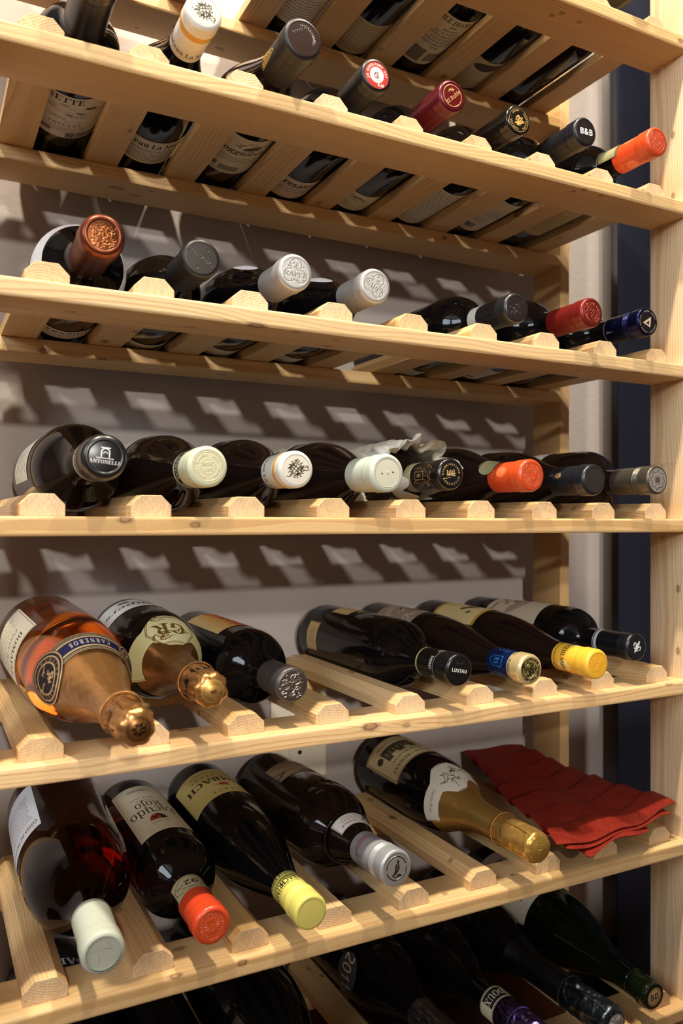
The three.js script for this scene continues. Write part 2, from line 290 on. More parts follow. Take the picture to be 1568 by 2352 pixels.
L.diamond = LA.cell(300, 320, (g, w, h) => { paper(g, w, h, '#e0d2b0'); T(g, 'NOBLE DIAMOND', w * 0.5, 26, 34, 'bold', 'serif', '#231f1a'); T(g, '2016', w / 2, 54, 18, 'bold', 'serif', '#231f1a'); for (let i = 0; i < 7; i++) T(g, ['RED WINE', 'ALC 14.5% BY VOL', 'VINTED AND BOTTLED', 'ESTATE GROWN', 'NORTH SLOPE HILLS', 'CONTAINS SULFITES', '750 ML'][i], w * 0.52, 78 + i * 20, 17, 'bold', 'serif', '#3b352b'); g.fillStyle = '#7b715c'; g.fillRect(10, 222, 130, 84); g.fillStyle = '#8a806a'; g.fillRect(158, 236, 120, 60); });
L.tanback = LA.cell(280, 180, (g, w, h) => { paper(g, w, h, '#c6b48f'); scrawl(g, w / 2, 16, w * 0.9, 11, 14, 7, '#6d5f42'); });
L.logoback = LA.cell(260, 220, (g, w, h) => { paper(g, w, h, '#ccbc99'); g.fillStyle = '#453a2b'; g.beginPath(); g.ellipse(w * 0.55, 46, 70, 28, -0.1, 0, 7); g.fill(); scrawl(g, w * 0.5, 92, w * 0.85, 8, 15, 8, '#5b4f3a'); });
L.cream = LA.cell(260, 200, (g, w, h) => { paper(g, w, h, '#e6dfca'); scrawl(g, w / 2, 30, w * 0.7, 6, 26, 12, '#5a5240'); });
L.cream2 = LA.cell(260, 200, (g, w, h) => { paper(g, w, h, '#ebe4d4'); g.fillStyle = '#2b2521'; for (const [a, b] of [[0.3, 0.2], [0.5, 0.28], [0.66, 0.22]]) { g.beginPath(); g.ellipse(w * a, h * b, 14, 8, 0.5, 0, 7); g.fill(); } scrawl(g, w / 2, 90, w * 0.7, 4, 20, 12, '#4a4034'); });
L.domaine = LA.cell(330, 260, (g, w, h) => { paper(g, w, h, '#e8dcc0'); g.strokeStyle = '#8d7b58'; g.lineWidth = 3; g.strokeRect(10, 10, w - 20, h - 20); T(g, 'DOMAINE', w * 0.5, 52, 40, 'bold', 'serif', '#3d3424'); T(g, 'Cuvée Rosé', w * 0.5, 110, 36, 'italic', 'serif', '#6e5f40'); scrawl(g, w / 2, 150, w * 0.7, 5, 18, 8, '#8a7a58'); });
L.carneros = LA.cell(520, 92, (g, w, h) => { g.fillStyle = '#0d0e1c'; g.fillRect(0, 0, w, h); g.fillStyle = '#e3c58f'; for (const [y, k] of [[2, 3], [9, 3], [18, 8], [66, 8], [79, 3], [87, 3]]) g.fillRect(0, y, w, k); g.fillStyle = '#141a52'; g.fillRect(0, 28, w, 36); T(g, 'C A R N E R O S', w * 0.5, 47, 30, 'bold', 'serif', '#f0e4c6'); });
L.medallion = LA.cell(160, 160, (g, w, h) => { g.fillStyle = '#15131b'; g.fillRect(0, 0, w, h); g.strokeStyle = '#d8b07c'; g.lineWidth = 5; for (const r of [74, 62, 44]) { g.beginPath(); g.arc(80, 80, r, 0, 7); g.stroke(); } g.fillStyle = '#c99a66'; arcText(g, 'DOMAINE CARNEROS', 80, 80, 53, -2.6, 2.6, 13); g.lineWidth = 4; squiggle(g, 80, 80, 60, 60, 6, '#d8b07c', 4); });
L.grRose = LA.cell(560, 190, (g, w, h) => { g.fillStyle = '#cfc992'; g.fillRect(0, 0, w, h); g.strokeStyle = '#7b6a2c'; g.lineWidth = 2; g.strokeRect(6, 60, w - 12, 92); g.fillStyle = '#dcd6a6'; g.beginPath(); g.moveTo(w / 2 - 96, 104); g.lineTo(w / 2 - 66, 22); g.lineTo(w / 2 + 66, 22); g.lineTo(w / 2 + 96, 104); g.lineTo(w / 2 + 62, 176); g.lineTo(w / 2 - 62, 176); g.closePath(); g.fill(); g.strokeStyle = '#5c4716'; g.lineWidth = 7; g.stroke(); g.lineWidth = 2; g.strokeStyle = '#f0eac0'; g.stroke(); g.strokeStyle = '#6b531c'; g.lineWidth = 6; T(g, 'GR', w / 2, 104, 84, 'bold', 'serif', '#6b531c'); squiggle(g, w / 2, 104, 110, 110, 7, '#6b531c', 4); T(g, '♛', w / 2, 48, 36, '', 'serif', '#6b531c'); });
L.wedding = LA.cell(380, 190, (g, w, h) => { paper(g, w, h, '#f2efe9'); T(g, 'Hampersted', w * 0.52, 78, 56, 'italic bold', 'serif', '#4c4640'); g.fillStyle = '#5b463a'; g.beginPath(); g.ellipse(w * 0.5, 150, 24, 14, 0.2, 0, 7); g.fill(); scrawl(g, w / 2, 120, w * 0.4, 1, 12, 7, '#777'); });
L.flame = LA.cell(280, 240, (g, w, h) => { const q = g.createLinearGradient(0, 0, w, 0); q.addColorStop(0, '#b8421f'); q.addColorStop(0.42, '#e2622f'); q.addColorStop(0.6, '#edb05a'); q.addColorStop(1, '#f0d79c'); g.fillStyle = q; g.fillRect(0, 0, w, h); for (let i = 0; i < 26; i++) { g.fillStyle = ['rgba(224,96,42,.35)', 'rgba(244,190,98,.35)', 'rgba(90,52,30,.3)'][i % 3]; g.beginPath(); g.ellipse(w * (0.15 + 0.45 * rnd()), h * rnd(), 14 + 26 * rnd(), 5 + 10 * rnd(), -0.6, 0, 7); g.fill(); } g.fillStyle = '#40332a'; g.beginPath(); g.ellipse(w * 0.34, h * 0.62, 40, 14, -0.5, 0, 7); g.fill(); });
L.lustau = LA.cell(240, 170, (g, w, h) => { paper(g, w, h, '#e0c28a'); g.strokeStyle = '#9a7c4a'; g.lineWidth = 3; g.strokeRect(8, 8, w - 16, h - 16); scrawl(g, w / 2, 46, w * 0.7, 5, 18, 9, '#80643a'); });
L.lustauName = LA.cell(240, 44, (g, w, h) => { g.fillStyle = '#0d0b0b'; g.fillRect(0, 0, w, h); T(g, 'LUSTAU', w / 2, h / 2, 38, 'bold', 'sans-serif', '#e8d9b0'); });
L.greyart = LA.cell(260, 220, (g, w, h) => { paper(g, w, h, '#a08d80'); g.fillStyle = '#54382f'; g.beginPath(); g.ellipse(w * 0.45, h * 0.5, 60, 30, 0.4, 0, 7); g.fill(); squiggle(g, w / 2, h / 2, w, h, 16, 'rgba(226,214,200,.6)', 6); });
L.yellowart = LA.cell(280, 240, (g, w, h) => { paper(g, w, h, '#e3cf98'); g.fillStyle = '#c99a35'; g.fillRect(0, 0, w, 16); g.fillRect(0, h - 16, w, 16); g.fillStyle = '#4b3a26'; for (const [a, b, r] of [[0.55, 0.4, 20], [0.66, 0.48, 13], [0.45, 0.52, 12], [0.3, 0.3, 11], [0.75, 0.3, 9]]) { g.beginPath(); g.ellipse(w * a, h * b, r * 1.4, r * 0.8, 0.6, 0, 7); g.fill(); } scrawl(g, w / 2, 180, w * 0.5, 2, 18, 8, '#7d6a40'); });
L.fleur = LA.cell(320, 260, (g, w, h) => { paper(g, w, h, '#d3c4ae'); squiggle(g, w * 0.4, h * 0.66, w * 0.7, h * 0.5, 22, 'rgba(92,66,58,.55)', 6); g.strokeStyle = '#4a3a36'; g.lineWidth = 7; g.beginPath(); g.arc(w * 0.24, h * 0.7, 34, 0.6, 5.6); g.stroke(); g.fillStyle = '#a89482'; g.beginPath(); g.ellipse(w * 0.7, h * 0.5, 60, 24, 0.4, 0, 7); g.fill(); });
L.silverSlope = LA.cell(320, 260, (g, w, h) => { paper(g, w, h, '#d9d8dc'); scrawl(g, w * 0.5, 70, w * 0.8, 10, 15, 7, '#4b4b55'); T(g, 'CÔTES DE PROVENCE', w * 0.5, 34, 26, 'bold', 'serif', '#3a3a44'); });
L.escudo = LA.cell(330, 450, (g, w, h) => { paper(g, w, h, '#e9ddbd'); g.fillStyle = '#b5391d'; g.beginPath(); g.arc(w * 0.5, 98, 50, 0, Math.PI); g.fill(); g.fillStyle = '#3a1d16'; g.beginPath(); g.moveTo(w * 0.5, 98); g.arc(w * 0.5, 98, 50, Math.PI / 2, Math.PI); g.fill(); g.fillStyle = '#d2502a'; g.fillRect(w * 0.5 - 16, 100, 16, 24); g.fillStyle = '#4e241b'; g.fillRect(w * 0.5, 112, 30, 18); scrawl(g, w * 0.5, 74, 110, 1, 8, 8, '#5a4a36'); T(g, 'Escudo', w * 0.5, 184, 84, '', 'serif', '#2a211a'); T(g, 'Rojo', w * 0.5, 250, 78, '', 'serif', '#2a211a'); T(g, 'R E S E R V A', w * 0.5, 292, 18, '', 'serif', '#54483a'); T(g, 'C H I L E   2 0 1 4', w * 0.5, 320, 20, 'bold', 'serif', '#3a3028'); T(g, 'CARMENERE', w * 0.5, 404, 22, 'bold', 'serif', '#3a3028'); });
L.trimbach = LA.cell(400, 280, (g, w, h) => { paper(g, w, h, '#e0c97c'); T(g, 'A L S A C E', w * 0.5, 40, 30, '', 'serif', '#574523'); squiggle(g, w * 0.5, 90, 70, 30, 10, '#9c6f34', 2); g.fillStyle = '#b0481d'; g.beginPath(); g.ellipse(w * 0.5, 100, 22, 17, 0, 0, 7); g.fill(); T(g, 'TRIMBACH', w * 0.5, 158, 58, 'bold', 'serif', '#241c10'); T(g, 'P I N O T   B L A N C', w * 0.5, 210, 26, '', 'serif', '#54431f'); scrawl(g, w * 0.5, 238, w * 0.6, 2, 14, 8, '#6b5a30'); });
L.whitePatch = LA.cell(220, 110, (g, w, h) => { paper(g, w, h, '#ece7e2'); g.strokeStyle = '#77706c'; g.lineWidth = 3; g.strokeRect(5, 5, w - 10, h - 10); g.fillStyle = '#7a2227'; T(g, "A L'ORANGE", w * 0.55, 34, 22, 'bold', 'serif', '#8a2b30'); scrawl(g, w * 0.55, 56, w * 0.6, 3, 14, 7, '#4b4544'); squiggle(g, w * 0.18, 55, 40, 60, 12, '#2b2728', 4); });
L.tanStrip = LA.cell(220, 100, (g, w, h) => { paper(g, w, h, '#9b8368'); squiggle(g, w / 2, h / 2, w, h, 12, '#5d4b3c', 5); });
L.castle = LA.cell(400, 300, (g, w, h) => { paper(g, w, h, '#dcc89a'); g.strokeStyle = '#8b6a30'; g.lineWidth = 6; g.strokeRect(10, 10, w - 20, h - 20); T(g, 'GRAND CREMANT', w * 0.5, 46, 34, 'bold', 'serif', '#4f4128'); T(g, 'Brut Réserve', w * 0.5, 90, 34, 'italic', 'serif', '#4f4128'); g.fillStyle = '#4d4632'; g.fillRect(w * 0.28, 150, w * 0.44, 74); for (const a of [0.24, 0.44, 0.66]) g.fillRect(w * a, 122, 40, 102); g.fillStyle = '#9a8a62'; for (let i = 0; i < 7; i++) g.fillRect(w * 0.27 + i * 28, 160, 10, 30); g.fillStyle = '#3c3626'; g.beginPath(); g.arc(w * 0.84, 190, 24, 0, 7); g.fill(); T(g, 'APPELLATION', w * 0.5, 258, 26, 'bold', 'serif', '#5f5030'); });
L.neckWhite = LA.cell(560, 190, (g, w, h) => { paper(g, w, h, '#ebe6d6'); g.strokeStyle = '#6b5d3a'; g.lineWidth = 4; g.strokeRect(5, 5, w - 10, h - 10); squiggle(g, w / 2, 92, 110, 84, 13, '#463c28', 2.5); g.strokeStyle = '#463c28'; g.beginPath(); g.moveTo(w / 2, 26); g.lineTo(w / 2, 70); g.lineWidth = 4; g.stroke(); T(g, '1893', w / 2 - 110, 120, 24, 'italic', 'serif', '#6a5c3f'); scrawl(g, w * 0.2, 90, 110, 3, 22, 10, '#6a5c3f'); T(g, 'Cuvée Brut', w * 0.8, 100, 22, 'italic', 'serif', '#6a5c3f'); });
L.sai = LA.cell(300, 200, (g, w, h) => { g.fillStyle = '#0b0a0b'; g.fillRect(0, 0, w, h); T(g, 'SAINT', w * 0.44, 118, 50, 'bold', 'serif', '#d9d4cc'); T(g, 'ESTATE', w * 0.44, 60, 40, 'bold', 'serif', '#d9d4cc'); g.fillStyle = '#c4532c'; g.beginPath(); g.ellipse(w * 0.66, 164, 10, 7, 0, 0, 7); g.fill(); });
L.y2011 = LA.cell(200, 130, (g, w, h) => { g.fillStyle = '#3e3a3b'; g.fillRect(0, 0, w, h); T(g, '2011', w / 2, h / 2 + 4, 84, '', 'sans-serif', '#cdb7a0'); });
L.doux = LA.cell(420, 110, (g, w, h) => { g.fillStyle = '#d8cda8'; g.fillRect(0, 0, w, h); g.strokeStyle = '#6d5d33'; g.lineWidth = 5; g.strokeRect(5, 5, w - 10, h - 10); g.fillStyle = '#17141a'; g.fillRect(w * 0.28, 14, w * 0.44, h - 28); T(g, 'DOUX', w * 0.5, h / 2, 62, 'bold', 'serif', '#d8cda8'); scrawl(g, w * 0.12, 30, 70, 4, 16, 7, '#5d533a'); });
L.olive92 = LA.cell(220, 150, (g, w, h) => { g.fillStyle = '#a89a72'; g.fillRect(0, 0, w, h); g.strokeStyle = '#4a4330'; g.lineWidth = 4; g.beginPath(); g.ellipse(w / 2, h / 2, w * 0.45, h * 0.43, 0, 0, 7); g.stroke(); T(g, '92', w * 0.5, 82, 66, 'bold', 'sans-serif', '#25211a'); T(g, 'PTS', w * 0.78, 84, 24, 'bold', 'sans-serif', '#25211a'); g.fillStyle = '#25211a'; arcText(g, 'WINE ENTHUSIAST', w / 2, 100, 72, -0.9, 0.9, 15); });
L.sticker = LA.cell(140, 60, (g, w, h) => { g.fillStyle = '#8f8a63'; g.fillRect(0, 0, w, h); g.strokeStyle = '#4d4a33'; g.lineWidth = 4; g.strokeRect(4, 4, w - 8, h - 8); });
L.crate = LA.cell(300, 200, (g, w, h) => { paper(g, w, h, '#7d5547'); T(g, 'BEFUB', w / 2, 70, 80, 'bold', 'serif', '#241512'); T(g, 'U . 12 . BT', w / 2, 150, 44, 'bold', 'serif', '#241512'); });
L.whiteStrip = LA.cell(120, 60, (g, w, h) => paper(g, w, h, '#e3e2e4'));
L.whiteBand = LA.cell(300, 40, (g, w, h) => { g.fillStyle = '#e6e4da'; g.fillRect(0, 0, w, h); g.fillStyle = '#c0b64e'; g.fillRect(0, 0, w, 4); g.fillRect(0, h - 4, w, 4); T(g, 'VIL', w * 0.75, h / 2, 22, 'bold', 'sans-serif', '#8a8a80'); });

// capsule sides (the whole way round) and tops
const S = {}, P = {};
const fillC = (col) => (g, w, h) => { g.fillStyle = col; g.fillRect(0, 0, w, h); };
S.nerthe = TA.cell(420, 200, (g, w, h) => { g.fillStyle = '#d3d0c8'; g.fillRect(0, 0, w, h); g.fillStyle = '#cd9748'; g.fillRect(0, 52, w, 32); for (const x of [0.18, 0.68]) T(g, 'Château La Nerthe', w * x, 166, 28, 'bold', 'serif', '#3c3526'); });
S.goldmark = TA.cell(420, 160, (g, w, h) => { g.fillStyle = '#15110f'; g.fillRect(0, 0, w, h); g.strokeStyle = '#c79a3a'; for (const x of [0.22, 0.72]) for (const r of [26, 20, 14, 8]) { g.lineWidth = 3; g.beginPath(); g.moveTo(w * x - r, 130); g.quadraticCurveTo(w * x - r * 0.5, 130 - r * 1.8, w * x, 130 - r * 2.4); g.quadraticCurveTo(w * x + r * 0.6, 130 - r * 1.8, w * x + r, 130); g.stroke(); } });
S.antonelli = TA.cell(420, 130, (g, w, h) => { g.fillStyle = '#0e0e12'; g.fillRect(0, 0, w, h); g.fillStyle = '#e6dcc0'; g.fillRect(0, h - 14, w, 14); for (const x of [0.1, 0.35, 0.6, 0.85]) T(g, 'ANTONELLI', w * x, h - 30, 18, 'bold', 'serif', '#d9cfb8'); });
S.bodvar = TA.cell(420, 130, (g, w, h) => { g.fillStyle = '#c8ccae'; g.fillRect(0, 0, w, h); g.fillStyle = '#15140f'; g.fillRect(0, h - 40, w, 26); for (const x of [0.12, 0.37, 0.62, 0.87]) T(g, 'GODVAR', w * x, h - 27, 22, 'bold', 'sans-serif', '#c8ccae'); });
S.ornate = TA.cell(420, 160, (g, w, h) => { g.fillStyle = '#0f0d0c'; g.fillRect(0, 0, w, h); for (const x of [0.2, 0.5, 0.8]) { g.strokeStyle = '#b99560'; g.lineWidth = 2.5; g.strokeRect(w * x - 18, 86, 36, 44); T(g, '6', w * x, 108, 30, 'bold', 'serif', '#c9a76c'); for (let i = 0; i < 8; i++) for (const s of [-1, 1]) { g.beginPath(); g.arc(w * x + s * (26 + 9 * (i % 3)), 48 + i * 12, 8, i, i + 4.4); g.stroke(); } squiggle(g, w * x, 66, 60, 40, 5, '#b99560', 2); } });
S.orange = TA.cell(420, 170, (g, w, h) => { g.fillStyle = '#cc4820'; g.fillRect(0, 0, w, h); for (const x of [0.15, 0.5, 0.85]) { T(g, 'CHILE', w * x, 140, 20, '', 'serif', '#eb7a4a'); crest(g, w * x, 100, 26, '#ee8452', 4); } });
S.navyLeaf = TA.cell(420, 170, (g, w, h) => { g.fillStyle = '#12161d'; g.fillRect(0, 0, w, h); for (const x of [0.06, 0.39, 0.72]) { g.fillStyle = '#9a7446'; for (let i = 0; i < 5; i++) { const a = i / 5 * 6.28; g.beginPath(); g.arc(w * x + Math.cos(a) * 9, 124 + Math.sin(a) * 9, 7, 0, 7); g.fill(); } squiggle(g, w * x, 146, 34, 34, 6, '#5a5a62', 2); } });
S.lustau = TA.cell(420, 170, (g, w, h) => { g.fillStyle = '#0d0d0f'; g.fillRect(0, 0, w, h); g.fillStyle = '#c8b478'; g.fillRect(0, h - 9, w, 9); g.fillStyle = '#7b7b80'; g.fillRect(0, 74, w, 3); for (const x of [0.08, 0.3, 0.52, 0.74, 0.96]) T(g, 'SHERRY', w * x, 90, 17, 'bold', 'sans-serif', '#cfcfd2'); });
S.rs = TA.cell(420, 170, (g, w, h) => { g.fillStyle = '#0d2456'; g.fillRect(0, 0, w, h); g.fillStyle = '#d4bf8a'; g.fillRect(0, 0, w, 62); for (const x of [0.1, 0.3, 0.5, 0.7, 0.9]) T(g, 'ALSACE', w * x, 52, 17, 'bold', 'sans-serif', '#3a3120'); for (const x of [0.08, 0.28, 0.48, 0.68, 0.88]) { g.strokeStyle = '#4a8fe0'; g.lineWidth = 3; g.beginPath(); g.moveTo(w * x - 26, 88); g.lineTo(w * x + 26, 88); g.lineTo(w * x + 24, 128); g.quadraticCurveTo(w * x, 158, w * x - 24, 128); g.closePath(); g.stroke(); T(g, 'RS', w * x, 114, 30, 'bold', 'sans-serif', '#4a8fe0'); } });
S.mellm = TA.cell(420, 170, (g, w, h) => { g.fillStyle = '#ecb63a'; g.fillRect(0, 0, w, h); g.fillStyle = '#3a2f12'; g.fillRect(0, h - 16, w, 3); for (const x of [0.05, 0.38, 0.72]) { g.fillStyle = '#f3d68a'; for (let i = 0; i < 7; i++) { const a = i / 7 * 6.28; g.beginPath(); g.arc(w * x + Math.cos(a) * 20, 112 + Math.sin(a) * 20, 11, 0, 7); g.fill(); } } for (const x of [0.05, 0.3, 0.55, 0.8]) T(g, 'WEHLM', w * x, 118, 26, 'bold', 'serif', '#3a2f12'); });
S.navyBand = TA.cell(420, 170, (g, w, h) => { g.fillStyle = '#0d0f16'; g.fillRect(0, 0, w, h); g.fillStyle = '#c6cbd2'; g.fillRect(0, h - 26, w, 12); g.fillRect(0, h - 10, w, 3); });
S.trimcap = TA.cell(420, 190, (g, w, h) => { g.fillStyle = '#d9d06a'; g.fillRect(0, 0, w, h); g.fillStyle = '#23210f'; for (const y of [108, 142, 146, 180]) g.fillRect(0, y, w, 2); for (const x of [0.05, 0.36, 0.67, 0.98]) { T(g, 'TRIMBACH', w * x, 126, 30, 'bold', 'sans-serif', '#23210f'); T(g, 'RIBEAUVILLE', w * x, 164, 20, 'bold', 'sans-serif', '#23210f'); } });
S.silverSig = TA.cell(420, 190, (g, w, h) => { g.fillStyle = '#b9bbc0'; g.fillRect(0, 0, w, h); for (const x of [0.04, 0.37, 0.7]) { T(g, 'Signature', w * x, 146, 27, 'italic', 'serif', '#b02836'); g.strokeStyle = '#b02836'; g.lineWidth = 2; g.beginPath(); g.moveTo(w * x - 34, 162); g.lineTo(w * x + 40, 157); g.stroke(); } for (const x of [0.2, 0.53, 0.86]) { T(g, 'LIQUEUR', w * x, 124, 12, '', 'sans-serif', '#45484e'); scrawl(g, w * x, 134, 54, 2, 12, 6, '#45484e'); } T(g, '', 0, 0, 1); });
S.blueTri = TA.cell(420, 150, (g, w, h) => { g.fillStyle = '#0b0f38'; g.fillRect(0, 0, w, h); g.fillStyle = '#a9b0c6'; g.fillRect(0, h - 6, w, 4); for (const x of [0.03, 0.28, 0.53, 0.78]) { g.beginPath(); g.moveTo(w * x, h - 14); g.lineTo(w * x + 14, h - 14); g.lineTo(w * x + 10, h - 44); g.fill(); } });
const top0 = 164, R0 = 82;
const topCell = (name, col, draw, emb) => { P[name] = TA.cell(top0, top0, (g, w, h) => { g.fillStyle = col; g.fillRect(0, 0, w, h); draw?.(g); }, emb ? (g) => { g.fillStyle = '#808080'; g.fillRect(0, 0, top0, top0); g.fillStyle = '#fff'; g.strokeStyle = '#fff'; emb(g); } : null); };
const ringText = (s, r, px, a0 = -2.7, a1 = 2.7) => (g) => { g.lineWidth = 4; g.beginPath(); g.arc(R0, R0, 70, 0, 7); g.stroke(); arcText(g, s, R0, R0, r, a0, a1, px); };
topCell('nerthe', '#d8d2c4', (g) => { g.strokeStyle = '#2f2617'; crest(g, R0, R0, 50, '#3a2f1c', 4); squiggle(g, R0, R0, 70, 80, 12, '#3a2f1c', 3.5); }, (g) => crest(g, R0, R0, 50, '#000', 6));
topCell('brown', '#33201a', null, (g) => { arcText(g, 'MONTEBRUNO', R0, R0, 54, 0.3, 2.4, 17); g.lineWidth = 5; for (let i = 0; i < 5; i++) { g.beginPath(); g.moveTo(44 + i * 12, 40); g.lineTo(50 + i * 12, 56); g.stroke(); } });
topCell('regolt', '#b5372f', (g) => { g.fillStyle = '#e9e2d8'; arcText(g, 'JO REGOLTANT 227', R0, R0, 63, -2.0, 1.5, 20, 'bold', 'sans-serif'); g.beginPath(); g.arc(R0, R0, 47, 0, 7); g.fill(); g.fillStyle = '#4a2a26'; arcText(g, 'RECOLTANT', R0, R0, 38, -1.4, 1.4, 10); g.fillStyle = '#8b3a34'; g.beginPath(); g.arc(R0, R0 + 2, 17, 0.6, 5.4); g.lineWidth = 5; g.strokeStyle = '#8b3a34'; g.stroke(); squiggle(g, R0, R0, 26, 34, 6, '#5a2a26', 3); arcText(g, 'ROUGE', R0, R0, 36, 2.4, 3.9, 10); g.fillStyle = '#f0eae0'; T(g, 'B.M', 108, 138, 24, 'bold', 'sans-serif'); });
topCell('elprado', '#74191c', (g) => { g.strokeStyle = '#e0b070'; g.lineWidth = 5; g.beginPath(); g.arc(R0, R0, 66, 0, 7); g.stroke(); g.save(); g.translate(R0, R0); g.rotate(0.0); T(g, 'El Roble', 0, 8, 31, 'bold', 'serif', '#e4b878'); g.restore(); squiggle(g, R0 + 12, R0 - 36, 40, 20, 6, '#e4b878', 5); }, (g) => { g.lineWidth = 6; g.beginPath(); g.arc(R0, R0, 66, 0, 7); g.stroke(); T(g, 'El Roble', R0, R0 + 8, 31, 'bold', 'serif'); });
topCell('castello', '#171311', (g) => { g.fillStyle = '#d3a95c'; arcText(g, 'CANTINA · INVIO · CASTELLANI ·', R0, R0, 62, -2.9, 3.1, 19); g.beginPath(); g.ellipse(R0, R0 + 3, 27, 34, 0, 0, 7); g.fill(); squiggle(g, R0, R0, 56, 56, 9, '#d3a95c', 6); squiggle(g, R0, R0, 44, 52, 9, '#171311', 3); g.strokeStyle = '#d3a95c'; g.lineWidth = 3; g.beginPath(); g.arc(R0, R0, 76, 0, 7); g.stroke(); });
topCell('bb', '#1c1416', (g) => { T(g, 'B&B', R0 + 6, R0, 58, 'bold', 'sans-serif', '#eee9e4'); });
topCell('orangeTop', '#bf4522', null, (g) => { ringText('BARON PHILIPPE DE ROTHSCHILD', 56, 16)(g); crest(g, R0, R0, 40, '#fff', 4); });
topCell('copper', '#b06a42', null, (g) => { for (let i = 0; i < 120; i++) { g.fillStyle = rnd() < 0.5 ? '#fff' : '#000'; g.beginPath(); g.arc(R0 + (rnd() - 0.5) * 120, R0 + (rnd() - 0.5) * 120, 3 + 5 * rnd(), 0, 7); g.fill(); } });
topCell('debbion', '#2b2522', null, (g) => { T(g, 'DEBBEGUION', R0, R0 + 2, 25, 'bold', 'sans-serif'); g.fillStyle = '#000'; for (const s of [-1, 1]) { g.beginPath(); g.arc(R0 + 6, R0 + s * 52, 6, 0, 7); g.fill(); } });
const rapet = (c, lw) => (g) => { g.strokeStyle = c; g.fillStyle = c; g.lineWidth = lw; for (const [x, y, a, b] of [[R0, 46, 2.5, 6.9], [50, 104, 0.6, 5.0], [114, 104, -1.9, 2.5]]) { g.beginPath(); g.arc(x, y, 33, a, b); g.stroke(); } T(g, 'RAPET', R0, R0 + 14, 37, 'bold', 'serif'); squiggle(g, R0, 46, 24, 36, 8, c, lw * 0.8); T(g, 'P & F', R0, R0 + 42, 18, 'bold', 'serif'); for (const [x, y] of [[40, 56], [128, 50], [132, 120]]) { g.beginPath(); g.arc(x, y, 4, 0, 7); g.fill(); } };
topCell('rapet', '#c8c7c4', rapet('#8a8681', 2.5), rapet('#000', 5));
topCell('smoke', '#3a3231', null, (g) => { g.lineWidth = 4; squiggle(g, R0, R0, 90, 90, 12, '#fff', 4); });
topCell('redTop', '#8e3226', null, (g) => { ringText('GRANDE RESERVE FAMILIALE', 58, 17)(g); g.beginPath(); g.arc(R0, R0, 44, 0, 7); g.stroke(); squiggle(g, R0, R0, 54, 54, 20, '#fff', 4); });
topCell('triangle', '#191516', (g) => { g.fillStyle = '#c9b49a'; arcText(g, 'ESTATE BOTTLED · SONOMA COUNTY · PRODUCED ·', R0, R0, 72, -3, 3.1, 12, 'bold', 'sans-serif'); g.beginPath(); g.moveTo(112, 46); g.lineTo(104, 120); g.lineTo(36, 92); g.closePath(); g.fill(); g.fillStyle = '#191516'; g.beginPath(); g.moveTo(94, 74); g.lineTo(91, 104); g.lineTo(64, 92); g.closePath(); g.fill(); });
topCell('antonelli', '#101014', (g) => { T(g, 'ANTONELLI', R0, R0 + 26, 25, 'bold', 'serif', '#e8e6e6'); g.fillRect(38, R0 + 6, 88, 4); g.strokeStyle = '#e8e6e6'; g.lineWidth = 6; g.beginPath(); g.moveTo(62, R0 + 4); g.lineTo(62, R0 - 26); g.arc(R0, R0 - 22, 20, Math.PI, 0); g.lineTo(102, R0 + 4); g.stroke(); g.lineWidth = 4; g.beginPath(); g.arc(R0, R0 - 14, 10, Math.PI, 0); g.stroke(); g.fillRect(58, R0 - 48, 48, 5); });
topCell('bod', '#d2cca8', null, (g) => { ringText('BODEGAS · TRANQUILO · RONDA · SELECTA', 56, 15)(g); g.lineWidth = 3; g.setLineDash([4, 4]); g.beginPath(); g.arc(R0, R0, 36, 0, 7); g.stroke(); T(g, 'MDC', R0, R0 - 12, 24, 'bold', 'serif'); T(g, 'LXII', R0, R0 + 14, 20, 'bold', 'serif'); });
topCell('plainCream', '#cccab6', (g) => { g.fillStyle = '#2c2a22'; for (const s of [-1, 1]) { g.beginPath(); g.arc(R0 + s * 32, R0 - s * 4, 4.5, 0, 7); g.fill(); } }, (g) => { g.lineWidth = 4; g.beginPath(); g.arc(R0, R0, 72, 0, 7); g.stroke(); g.beginPath(); g.arc(R0, R0, 8, 0, 7); g.fill(); });
topCell('romanesco', '#141110', (g) => { g.fillStyle = '#c9a46a'; arcText(g, 'DENOMINAZIONE', R0, R0, 62, -1.5, 1.5, 17); arcText(g, 'ROMANESCO', R0, R0, 62, 4.3, 2.0, 17, 'bold', 'serif', true); g.fillRect(48, R0 - 4, 68, 6); for (let i = 0; i < 5; i++) g.fillRect(52 + i * 13, R0 - 28 + (i % 2) * 6, 6, 28); squiggle(g, R0, R0 + 10, 70, 20, 6, '#c9a46a', 3); });
topCell('sunface', '#cc4c22', null, (g) => { ringText('BARON PHILIPPE DE ROTHSCHILD', 60, 15)(g); for (let i = 0; i < 18; i++) { const a = i / 18 * 6.283; g.lineWidth = 5; g.beginPath(); g.moveTo(R0 + 22 * Math.cos(a), R0 + 22 * Math.sin(a)); g.lineTo(R0 + 42 * Math.cos(a), R0 + 42 * Math.sin(a)); g.stroke(); } });
topCell('darkDisc', '#2b2522');
topCell('zigzag', '#9d958a', (g) => { g.strokeStyle = '#4e463e'; g.lineWidth = 5; g.beginPath(); for (let i = 0; i <= 32; i++) { const a = i / 32 * 6.283, r = i % 4 < 2 ? 64 : 52; g.lineTo(R0 + r * Math.cos(a), R0 + r * Math.sin(a)); } g.closePath(); g.stroke(); g.fillStyle = '#5d544c'; g.beginPath(); g.arc(R0, R0, 22, 0, 7); g.fill(); g.lineWidth = 3; g.beginPath(); g.arc(R0, R0, 30, 0, 7); g.stroke(); });
